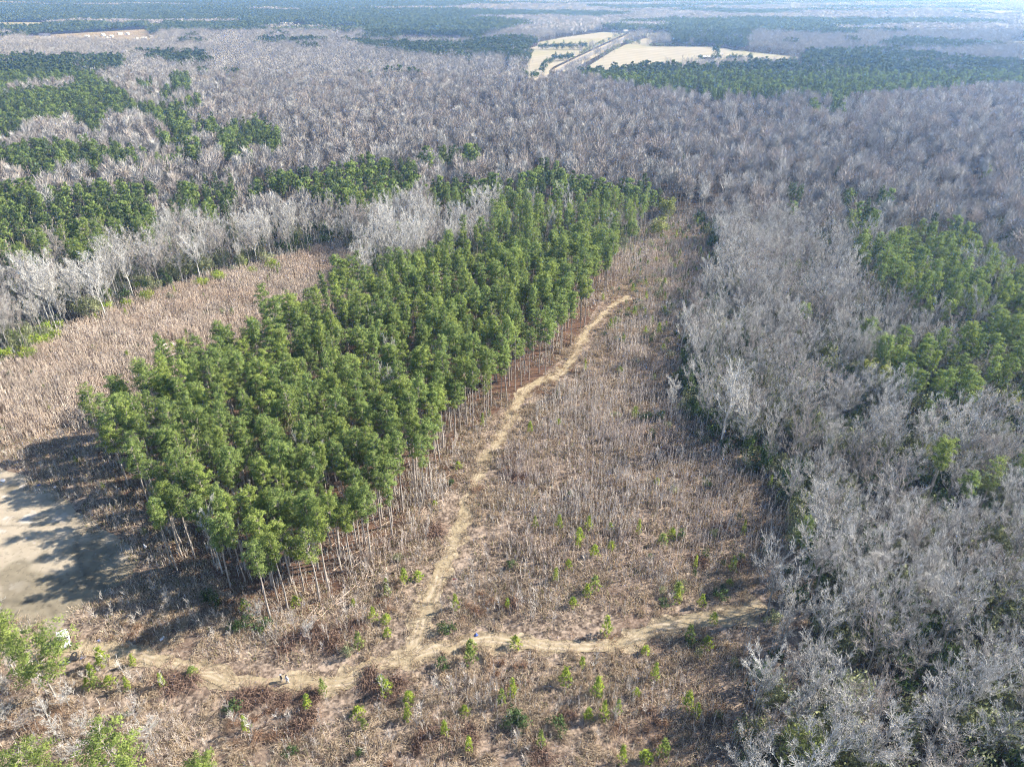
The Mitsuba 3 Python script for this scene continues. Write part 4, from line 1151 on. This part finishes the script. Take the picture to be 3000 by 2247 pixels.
def placed(man, x, y, rz, z=0.0):
    return man.rotate([0, 0, math.degrees(rz)]).translate([x, y, z])


def part(key, man, bsdf, x=0, y=0, rz=0, z=0.0, smooth=40, label=None):
    scene[key] = mikit.ply(placed(man, x, y, rz, z), bsdf, smooth=smooth)
    if label:
        labels[key] = {'label': label}


# ------------------------------------------------------------------ the two people on the track
def smoothed(man, step=0.045):
    m = man.refine_to_length(step).to_mesh()
    t = trimesh.Trimesh(m.vert_properties[:, :3], m.tri_verts, process=True)
    trimesh.smoothing.filter_taubin(t, iterations=6)
    return t


def person(x, y, rz, hgt, arms, stride, cloth, legs, head, label):
    key = numbered('person')
    s = hgt / 1.75
    P = lambda *p: np.array(p) * s
    hip, chest, neck, top = P(0, 0, 0.93), P(0, 0, 1.30), P(0, 0.01, 1.47), P(0, 0.03, 1.63)
    body, jacket, trousers = [], [], []
    body += [m3.Manifold.batch_hull([ball(P(-0.09, 0, 0.95), 0.11 * s), ball(P(0.09, 0, 0.95), 0.11 * s), ball(P(-0.12, 0, 1.30), 0.10 * s), ball(P(0.12, 0, 1.30), 0.10 * s)]), bone(chest, neck, 0.08 * s, 0.055 * s), bone(neck, P(0, 0.02, 1.55), 0.055 * s, 0.055 * s)]
    body += [m3.Manifold.batch_hull([ball(top, 0.098 * s), ball(P(0, 0.055, 1.58), 0.062 * s)]), bone(P(0, 0.12, 1.625), P(0, 0.145, 1.60), 0.014 * s, 0.018 * s), bone(P(-0.03, 0.115, 1.575), P(0.03, 0.115, 1.575), 0.012 * s, 0.012 * s)]
    body += [ball(P(q * 0.098, 0.02, 1.615), 0.025 * s) for q in (-1, 1)] + [ball(P(q * 0.035, 0.108, 1.64), 0.016 * s) for q in (-1, 1)]
    jacket.append(m3.Manifold.batch_hull([ball(P(q * 0.11, 0, 0.90), 0.125 * s) for q in (-1, 1)] + [ball(P(q * 0.155, 0, 1.36), 0.09 * s) for q in (-1, 1)] + [ball(P(0, 0, 1.44), 0.085 * s)]))
    for q, (el, wr) in zip((-1, 1), arms):
        sh, e, w = P(q * 0.195, 0, 1.38), P(*el), P(*wr)
        body += [bone(sh, e, 0.052 * s, 0.043 * s), bone(e, w, 0.043 * s, 0.030 * s)]
        jacket += [bone(sh, e, 0.075 * s, 0.062 * s), bone(e, e + (w - e) * 0.92, 0.062 * s, 0.048 * s)]
        f = unit(w - e)
        side = unit(np.cross(f, [0.0, 1.0, 0.2]))
        palm = w + f * 0.055 * s
        body.append(m3.Manifold.batch_hull([ball(w, 0.026 * s, 8)] + [ball(w + f * 0.085 * s + side * k * 0.026 * s, 0.014 * s, 8) for k in (-1, 1)]))
        for k, l in zip((-1.5, -0.5, 0.5, 1.5), (0.062, 0.075, 0.080, 0.068)):
            r0 = w + f * 0.088 * s + side * k * 0.019 * s
            r1 = r0 + f * l * 0.55 * s + np.array([0, 0.008, 0]) * s
            body += [bone(r0, r1, 0.0095 * s, 0.009 * s, 8), bone(r1, r1 + unit(f + np.array([0, 0.5, 0])) * l * 0.5 * s, 0.009 * s, 0.0075 * s, 8)]
        body.append(bone(palm - side * q * 0.02 * s, palm + (f * 0.035 + np.array([0, 0.045, 0]) - side * q * 0.02) * s, 0.012 * s, 0.009 * s, 8))
    for q, st in zip((-1, 1), stride):
        h0, kn, an = P(q * 0.095, 0, 0.92), P(q * 0.10, st * 0.45 + 0.03, 0.50), P(q * 0.105, st, 0.09)
        body += [bone(h0, kn, 0.085 * s, 0.058 * s), bone(kn, an, 0.056 * s, 0.040 * s)]
        trousers += [bone(h0, kn, 0.105 * s, 0.078 * s), bone(kn, an + [0, 0, 0.02], 0.078 * s, 0.066 * s)]
        part(key + ('__shoe' if q < 0 else '__shoe_001'), m3.Manifold.batch_hull([ball(an + [0, -0.05, -0.035], 0.05 * s), ball(an + [0, 0.13 * s, -0.05], 0.038 * s), ball(an + [0, 0, 0], 0.045 * s)]), 'dark_plastic', x, y, rz)
    trousers.append(m3.Manifold.batch_hull([ball(P(q * 0.09, 0, 0.95), 0.118 * s) for q in (-1, 1)]))
    for name, ms, b in (('body', body, 'skin'), ('jacket', jacket, cloth), ('trousers', trousers, legs)):
        t = smoothed(union(ms))
        t.apply_transform(trimesh.transformations.rotation_matrix(rz, [0, 0, 1])); t.apply_translation([x, y, 0])
        scene[f'{key}__{name}'] = mikit.ply(t, b, smooth=True)
    cap = m3.Manifold.batch_hull([ball(P(0, 0.01, 1.665), 0.108 * s), ball(P(0, -0.03, 1.62), 0.10 * s)]).trim_by_plane([0, -0.35, 1.0], 1.50 * s)
    if head == 'white_cloth':
        cap = union([cap, m3.Manifold.batch_hull([ball(P(q * 0.06, 0.10, 1.655), 0.012 * s) for q in (-1, 1)] + [ball(P(q * 0.045, 0.19, 1.645), 0.01 * s) for q in (-1, 1)])])
    part(f"{key}__{'cap' if head == 'white_cloth' else 'hair'}", cap, head, x, y, rz)
    labels[key] = {'label': label, 'category': 'person'}


person(-32.45, 62.05, 2.2, 1.66, (((-0.27, 0.02, 1.12), (-0.20, 0.20, 0.98)), ((0.27, -0.02, 1.12), (0.26, 0.12, 0.90))), (0.14, -0.12), 'black_cloth', 'grey_trousers', 'white_cloth', 'person in a white cap and black jacket walking on the curving track')
person(-31.55, 61.80, 2.5, 1.82, (((-0.30, 0.0, 1.12), (-0.25, 0.17, 0.93)), ((0.30, -0.02, 1.12), (0.29, 0.10, 0.88))), (-0.12, 0.15), 'white_cloth', 'pale_trousers', 'brown_hair', 'person in a white top and pale trousers walking beside the one in black')

# ------------------------------------------------------------------ utility cart with a white roof, half hidden by the broad pine
CX, CY, CZ = -66.6, 68.5, -0.95            # place and heading: nose towards the foreground
c = 'utility_cart'
labels[c] = {'label': 'utility cart with a flat white roof parked behind the broad flat-topped pine', 'category': 'cart'}
for name, man, b in (
        ('body', union([box([0, 0, 0.62], [2.7, 1.35, 0.45], 0.10), box([-0.95, 0, 0.95], [0.9, 1.3, 0.35], 0.06)]), 'white_paint'),
        ('hood', m3.Manifold.batch_hull([box([0.75, 0, 0.95], [0.5, 1.2, 0.3], 0.06), box([1.25, 0, 0.80], [0.3, 1.1, 0.2], 0.06)]), 'white_paint'),
        ('roof', box([-0.1, 0, 1.92], [1.75, 1.35, 0.09], 0.04), 'white_paint'),
        ('seat', union([box([-0.30, 0, 0.98], [0.5, 1.15, 0.16], 0.06), box([-0.55, 0, 1.28], [0.14, 1.15, 0.55], 0.06)]), 'dark_plastic'),
        ('steering_wheel', union([cyl([0.32 + 0.16 * math.cos(a) * 0.5, 0.3 + 0.16 * math.sin(a), 1.22 + 0.14 * math.cos(a)], [0.32 + 0.08 * math.cos(a + 0.5), 0.3 + 0.16 * math.sin(a + 0.5), 1.22 + 0.14 * math.cos(a + 0.5)], 0.016, 8) for a in np.arange(0, 6.3, 0.4)] + [cyl([0.32, 0.3, 1.22], [0.6, 0.3, 1.0], 0.02, 8)]), 'dark_plastic'),
        ('windscreen', box([0.72, 0, 1.50], [0.012, 1.15, 0.75]), 'clear_pane'),
        ('bumper', box([1.42, 0, 0.55], [0.10, 1.2, 0.14], 0.04), 'dark_plastic')):
    part(f'{c}__{name}', man, b, CX, CY, CZ)
for k, (i, j) in enumerate(((-1, -1), (-1, 1), (1, -1), (1, 1))):
    n3 = '' if k == 0 else f'_{k:03d}'
    part(f'{c}__post{n3}', cyl([-0.1 + i * 0.8, j * 0.6, 0.8], [-0.1 + i * 0.75, j * 0.6, 1.9], 0.03, 10), 'dark_plastic', CX, CY, CZ)
    wc = np.array([i * 0.95, j * 0.62, 0.33])
    part(f'{c}__wheel{n3}', cyl(wc - [0, 0.06, 0], wc + [0, 0.06, 0], 0.20), 'grey_metal', CX, CY, CZ)
    part(f'{c}__wheel{n3}__tyre', cyl(wc - [0, 0.12, 0], wc + [0, 0.12, 0], 0.33, 24) - cyl(wc - [0, 0.2, 0], wc + [0, 0.2, 0], 0.19, 24), 'rubber', CX, CY, CZ)
for k, j in enumerate((-1, 1)):
    part(f'{c}__headlight' + ('' if k == 0 else '_001'), box([1.40, j * 0.42, 0.80], [0.06, 0.2, 0.1], 0.02), 'grey_metal', CX, CY, CZ)

# ------------------------------------------------------------------ black scrap, litter, a marker flag
SX, SY = -63.9, 65.6
c = 'scrap_heap'
labels[c] = {'label': 'heap of black and grey scrap beside the left end of the curving track', 'category': 'scrap heap'}
g = np.random.default_rng(540)
part(f'{c}__black_sheet', m3.Manifold.batch_hull([ball([g.uniform(-1.0, 0.7), g.uniform(-0.45, 0.45), g.uniform(0.05, 0.55)], 0.07, 8) for _ in range(22)]), 'black_cloth', SX, SY, 0.1)
part(f'{c}__board', box([-0.75, -0.35, 0.45], [1.5, 0.42, 0.05]).rotate([8, -6, 8]), 'grey_metal', SX, SY, 0.1)
ring = m3.CrossSection.circle(0.10, 14).translate([0.30, 0]).revolve(28)
part(f'{c}__tyre', ring.rotate([35, 15, 0]).translate([0.05, 0.55, 0.55]), 'rubber', SX, SY, 0.1)
part(f'{c}__metal_frame', union([cyl(a, b, 0.035, 8) for a, b in (([0.9, -0.1, 0.1], [1.7, 0.1, 0.35]), ([0.9, 0.3, 0.1], [1.6, 0.45, 0.4]), ([1.7, 0.1, 0.35], [1.6, 0.45, 0.4]), ([0.9, -0.1, 0.1], [0.9, 0.3, 0.1]), ([1.2, 0.0, 0.2], [1.15, 0.35, 0.6]))]), 'grey_metal', SX, SY, 0.1)
part(f'{c}__bin_lid', box([1.35, -0.2, 0.25], [0.7, 0.5, 0.10], 0.04), 'blue_plastic', SX, SY, 0.4)


def crumpled(seed, size):
    g = np.random.default_rng(seed)
    return m3.Manifold.batch_hull([ball(g.uniform(-1, 1, 3) * np.array(size) / 2 + [0, 0, size[2] / 2], 0.05, 8) for _ in range(12)])


for i, (name, x, y, sz, b, words, cat) in enumerate((
        ('white_sheet', -101.0, 107.1, (1.3, 0.8, 0.3), 'white_cloth', 'white plastic sheet lying on the upper edge of the sandy lot', 'plastic sheet'),
        ('litter_bag', -92.9, 105.7, (0.6, 0.5, 0.35), 'blue_plastic', 'small blue bag at the upper edge of the sandy lot', 'bag'),
        ('litter_bag', -89.4, 105.0, (0.9, 0.9, 0.5), 'white_cloth', 'crumpled white bag at the upper right end of the sandy lot', 'bag'),
        ('litter_bag', -63.9, 88.4, (0.8, 0.5, 0.9), 'white_cloth', 'upright white bag against the shaded brush right of the lot', 'bag'),
        ('litter_bag', -61.9, 68.9, (0.5, 0.4, 0.3), 'blue_plastic', 'little blue bag in the shade above the scrap heap', 'bag'),
        ('litter_bag', -52.5, 69.2, (0.9, 0.6, 0.35), 'white_cloth', 'pale bag in the brush right of the scrap heap', 'bag'),
        ('litter_bag', -5.4, 69.9, (0.6, 0.5, 0.35), 'blue_plastic', 'small blue-grey bag just above the middle of the curving track', 'bag'))):
    key = numbered(name)
    part(key, crumpled(550 + i, sz), b, x, y, i * 0.9, smooth=25)
    labels[key] = {'label': words, 'category': cat}
labels['marker_flag'] = {'label': 'small red marker flag in the weeds right of the track', 'category': 'flag'}
part('marker_flag__stake', cyl([0, 0, 0], [0, 0, 1.1], 0.02, 8), 'peeled_wood', -9.7, 80.4)
part('marker_flag__cloth', m3.Manifold.batch_hull([ball(p, 0.012, 6) for p in ([0, 0, 1.1], [0, 0, 0.75], [0.55, 0.08, 1.05], [0.52, 0.05, 0.78])]), 'red_cloth', -9.7, 80.4)

# felled trunks on the front edge of the dense stand
g = np.random.default_rng(560)
LOGS = [((-28.7, 75.0), (-25.1, 80.5)), ((-28.4, 76.2), (-26.9, 78.0)), ((-27.9, 75.8), (-26.6, 76.6)), ((-26.3, 81.2), (-25.3, 83.5)), ((-24.1, 81.5), (-22.8, 82.1)), ((-27.0, 89.0), (-25.4, 91.6)), ((-30.3, 74.1), (-29.5, 75.0)), ((-31.8, 73.3), (-30.7, 75.1)),
        ((-21.8, 90.8), (-20.9, 91.6)), ((-28.3, 90.0), (-26.8, 90.8)), ((-30.3, 82.4), (-29.0, 84.0)), ((-30.1, 72.5), (-29.0, 74.7)), ((-24.7, 79.4), (-23.5, 80.0)), ((-24.2, 81.7), (-24.0, 83.0)), ((-31.8, 88.7), (-30.7, 89.9))]
for _ in range(16):
    x, y, a, l = g.uniform(-34, -12), 0, g.uniform(0.3, 1.2), g.uniform(1.2, 3.5)
    y = 74 + (x + 34) * 1.35 + g.uniform(-1, 7)
    LOGS.append(((x, y), (x + l * math.cos(a), y + l * math.sin(a))))
for i, (a, b) in enumerate(LOGS):
    key = numbered('fallen_log')
    r = g.uniform(0.07, 0.11)
    part(key, bone([*a, 0.12 + r], [*b, 0.10 + r + g.uniform(0, 0.3)], r, r * 0.7, 8), 'peeled_wood')
    labels[key] = {'label': 'pale felled trunk lying among the stems at the front edge of the dense pines', 'category': 'log', 'group': 'felled trunks at the front of the dense pines'}
labels['fallen_log'] = {'label': 'longest pale felled trunk lying in front of the dense pines', 'category': 'log'}

# ------------------------------------------------------------------ far farmland: hedges, trees, houses
HEDGE = []
for i in range(3):
    a, b = shrub(np.random.default_rng(570 + i), 9.0, 4.2, 26, 12, 1.3)
    HEDGE.append(kind_of(f'hedge_tree_kind_{i}', {'trunk': (a, 'grey_bark'), 'crown': (b, 'evergreen_leaf')}))
a, b = shrub(np.random.default_rng(575), 4.0, 3.0, 18, 12, 0.9)
HBUSH = kind_of('hedge_bush_kind', {'stem': (a, 'grey_bark'), 'leaves': (b, 'sage_leaf')})
for pts, s, kinds, words, grp, cat in (
        ([(43.2, 1136.9), (52.5, 1136.9), (62.7, 1136.9), (68.2, 1136.9), (75.6, 1136.9), (85.8, 1136.9), (92.3, 1136.9), (100.6, 1136.9), (108.4, 1136.9)], 1.25, HEDGE, 'round dark tree in the straight row standing in the far left field', 'trees of the row in the far field', 'tree'),
        ([(33.3, 826.9), (37.6, 865.0), (42.3, 906.6), (49.8, 936.5), (54.6, 968.4), (60.4, 960.2), (65.7, 968.4), (70.7, 971.7), (76.6, 976.6), (21.6, 769.9), (25.1, 780.7), (9.7, 791.8), (13.3, 775.3)], 1.0, HEDGE, 'grey-green tree in the thicket left of the far road', 'trees of the thicket by the far road', 'tree'),
        ([(45.0, 778.6), (49.7, 780.7), (55.0, 782.9), (60.2, 782.9), (65.3, 789.6)], 1.5, [HBUSH], 'low bush beside the near end of the far road', 'bushes by the near end of the far road', 'bush'),
        ([(98.0, 1062.7), (108.3, 1107.2), (120.6, 1157.7), (136.6, 1217.9), (151.6, 1270.5), (169.8, 1333.8), (193.6, 1423.6), (207.8, 1476.7), (103.0, 1085.0), (114.5, 1130.0), (128.6, 1185.0), (144.0, 1243.0)], 1.2, [HBUSH], 'dark bush in the hedge along the left side of the far road', 'bushes on the left of the far road', 'bush'),
        ([(122.1, 1026.3), (132.5, 1064.5), (149.1, 1120.6), (166.9, 1185.1), (188.5, 1262.5), (192.9, 1260.1), (197.8, 1252.0), (209.2, 1260.1), (235.0, 1435.9), (246.1, 1464.4), (140.0, 1090.0), (157.0, 1152.0)], 1.4, [HBUSH], 'dark bush in the hedge along the right side of the far road', 'bushes on the right of the far road', 'bush'),
        ([(245.0, 979.6), (261.0, 976.3), (266.0, 973.3), (277.7, 965.1), (281.9, 968.4), (286.9, 968.4), (296.1, 976.6), (307.3, 976.6)], 0.9, HEDGE, 'dark tree around the lone barn in the far right field', 'trees at the lone barn', 'tree'),
        ([(219.2 + 8.8 * k, 1200.4) for k in range(11)], 1.3, [HBUSH], 'bush in the long hedge across the far right field', 'bushes of the long far hedge', 'bush'),
        ([(248.9 + 9.3 * k, 1435.9) for k in range(5)], 1.3, [HBUSH], 'bush in the short hedge near the far end of the road', 'bushes of the short far hedge', 'bush')):
    for i, (x, y) in enumerate(pts):
        thing('field_tree' if cat == 'tree' else 'hedge_bush', words, cat, kinds[i % len(kinds)], x, y, 0, s * (0.85 + 0.3 * ((i * 37) % 10) / 10), i * 1.7, group=grp)
thing('field_tree', 'tall grey-green tree rising above the lone barn in the far right field', 'tree', HEDGE[0], 270.6, 1002.3, 0, 1.2, 0.3, sz=2.3)


def house(name, x, y, w, d, h, rh, rz, wall, roof, label, cat='house'):
    key = numbered(name)
    labels[key] = {'label': label, 'category': cat}
    part(f'{key}__wall', union([box([0, 0, h / 2], [w, d, h]), m3.Manifold.batch_hull([box([s * (w / 2 - 0.05), 0, h + e * rh], [0.1, d * (1 - e) + 0.02, 0.02]) for s in (-1, 1) for e in (0, 0.97)])]), wall, x, y, rz, smooth=False)
    slope = math.degrees(math.atan2(rh, d / 2))
    l = math.hypot(rh, d / 2) + 0.5
    part(f'{key}__roof', union([box([0, 0, 0], [w + 0.8, l, 0.15]).rotate([-q * slope, 0, 0]).translate([0, q * (d / 4 + 0.1), h + rh / 2 + 0.02]) for q in (-1, 1)]), roof, x, y, rz, smooth=False)
    part(f'{key}__door', box([w * 0.1, -d / 2 - 0.03, 1.05], [1.0, 0.08, 2.1]), 'wood_door', x, y, rz, smooth=False)
    for k, q in enumerate((-0.30, 0.32)):
        part(f'{key}__window' + ('' if k == 0 else '_001'), box([w * q, -d / 2 - 0.03, 1.6], [1.3, 0.08, 1.1]), 'window_glass', x, y, rz, smooth=False)


house('house', -839.0, 1374.0, 17, 11, 4.5, 4.5, 0.55, 'white_wall', 'dark_roof', 'white gabled house with a dark roof in the far left clearing')
house('house', 227.4, 1536.8, 9, 7, 4.0, 2.5, 0.3, 'white_wall', 'grey_roof', 'small white house at the far end of the straight road')
house('barn', 254.0, 988.5, 13, 6, 2.8, 1.6, 0.0, 'wood_door', 'white_wall', 'low barn with a bright roof among dark trees in the far right field', 'barn')
house('barn', 262.8, 988.5, 3.5, 5, 2.8, 1.4, 0.0, 'wood_door', 'white_wall', 'little shed with a bright roof right of the low barn', 'barn')
house('barn', -382.7, 1875.7, 46, 12, 4.0, 2.5, -0.1, 'white_wall', 'grey_roof', 'very long white building far off left of the pine plantation', 'barn')
for i, (x, y) in enumerate([(-785.3, 1413.6), (-754.2, 1388.6), (-775.0, 1450.1), (-735.7, 1388.6), (-739.9, 1413.6), (-764.4, 1494.1), (-745.8, 1485.7), (-670.3, 1364.4), (-653.8, 1357.3), (-659.4, 1398.5)]):
    key = 'house' if i % 3 == 2 else 'shed'
    house(key, x, y, (7, 5, 9)[i % 3], 5, 2.6, 1.4, i * 0.8, 'white_wall', ('white_wall', 'grey_roof')[i % 2], 'tiny white building in the far left clearing', 'building')
    labels[key if COUNT[key] == 0 else f'{key}_{COUNT[key]:03d}']['group'] = 'tiny white buildings of the far left clearing'
for i, (x, y) in enumerate([(-549.5, 1780.7), (-560.2, 1881.6), (-549.6, 1881.6), (-539.1, 1881.6), (-472.5, 1765.0)]):
    house('house', x, y, 8, 7, 3.0, 2.0, 0.2 * i, 'white_wall', 'white_wall', 'white house in the hamlet among the far woods left of centre')
    labels[f"house_{COUNT['house']:03d}"]['group'] = 'white houses of the far hamlet'

# ------------------------------------------------------------------ haze
scene['haze_air'] = {'type': 'homogeneous', 'albedo': {'type': 'rgb', 'value': [0.84, 0.93, 1.0]}, 'phase': {'type': 'hg', 'g': 0.68}, 'sigma_t': {'type': 'rgb', 'value': [1.35e-4, 2.15e-4, 3.8e-4]}}
scene['haze'] = {'type': 'cube', 'to_world': T().translate([0, 0, (CAM_H + 6 - 1) / 2]).scale([19000, 19000, (CAM_H + 6 + 1) / 2]), 'bsdf': {'type': 'null'}, 'interior': {'type': 'ref', 'id': 'haze_air'}}
labels['haze'] = {'label': 'thin blue haze in the air over the woods', 'category': 'haze', 'kind': 'stuff'}
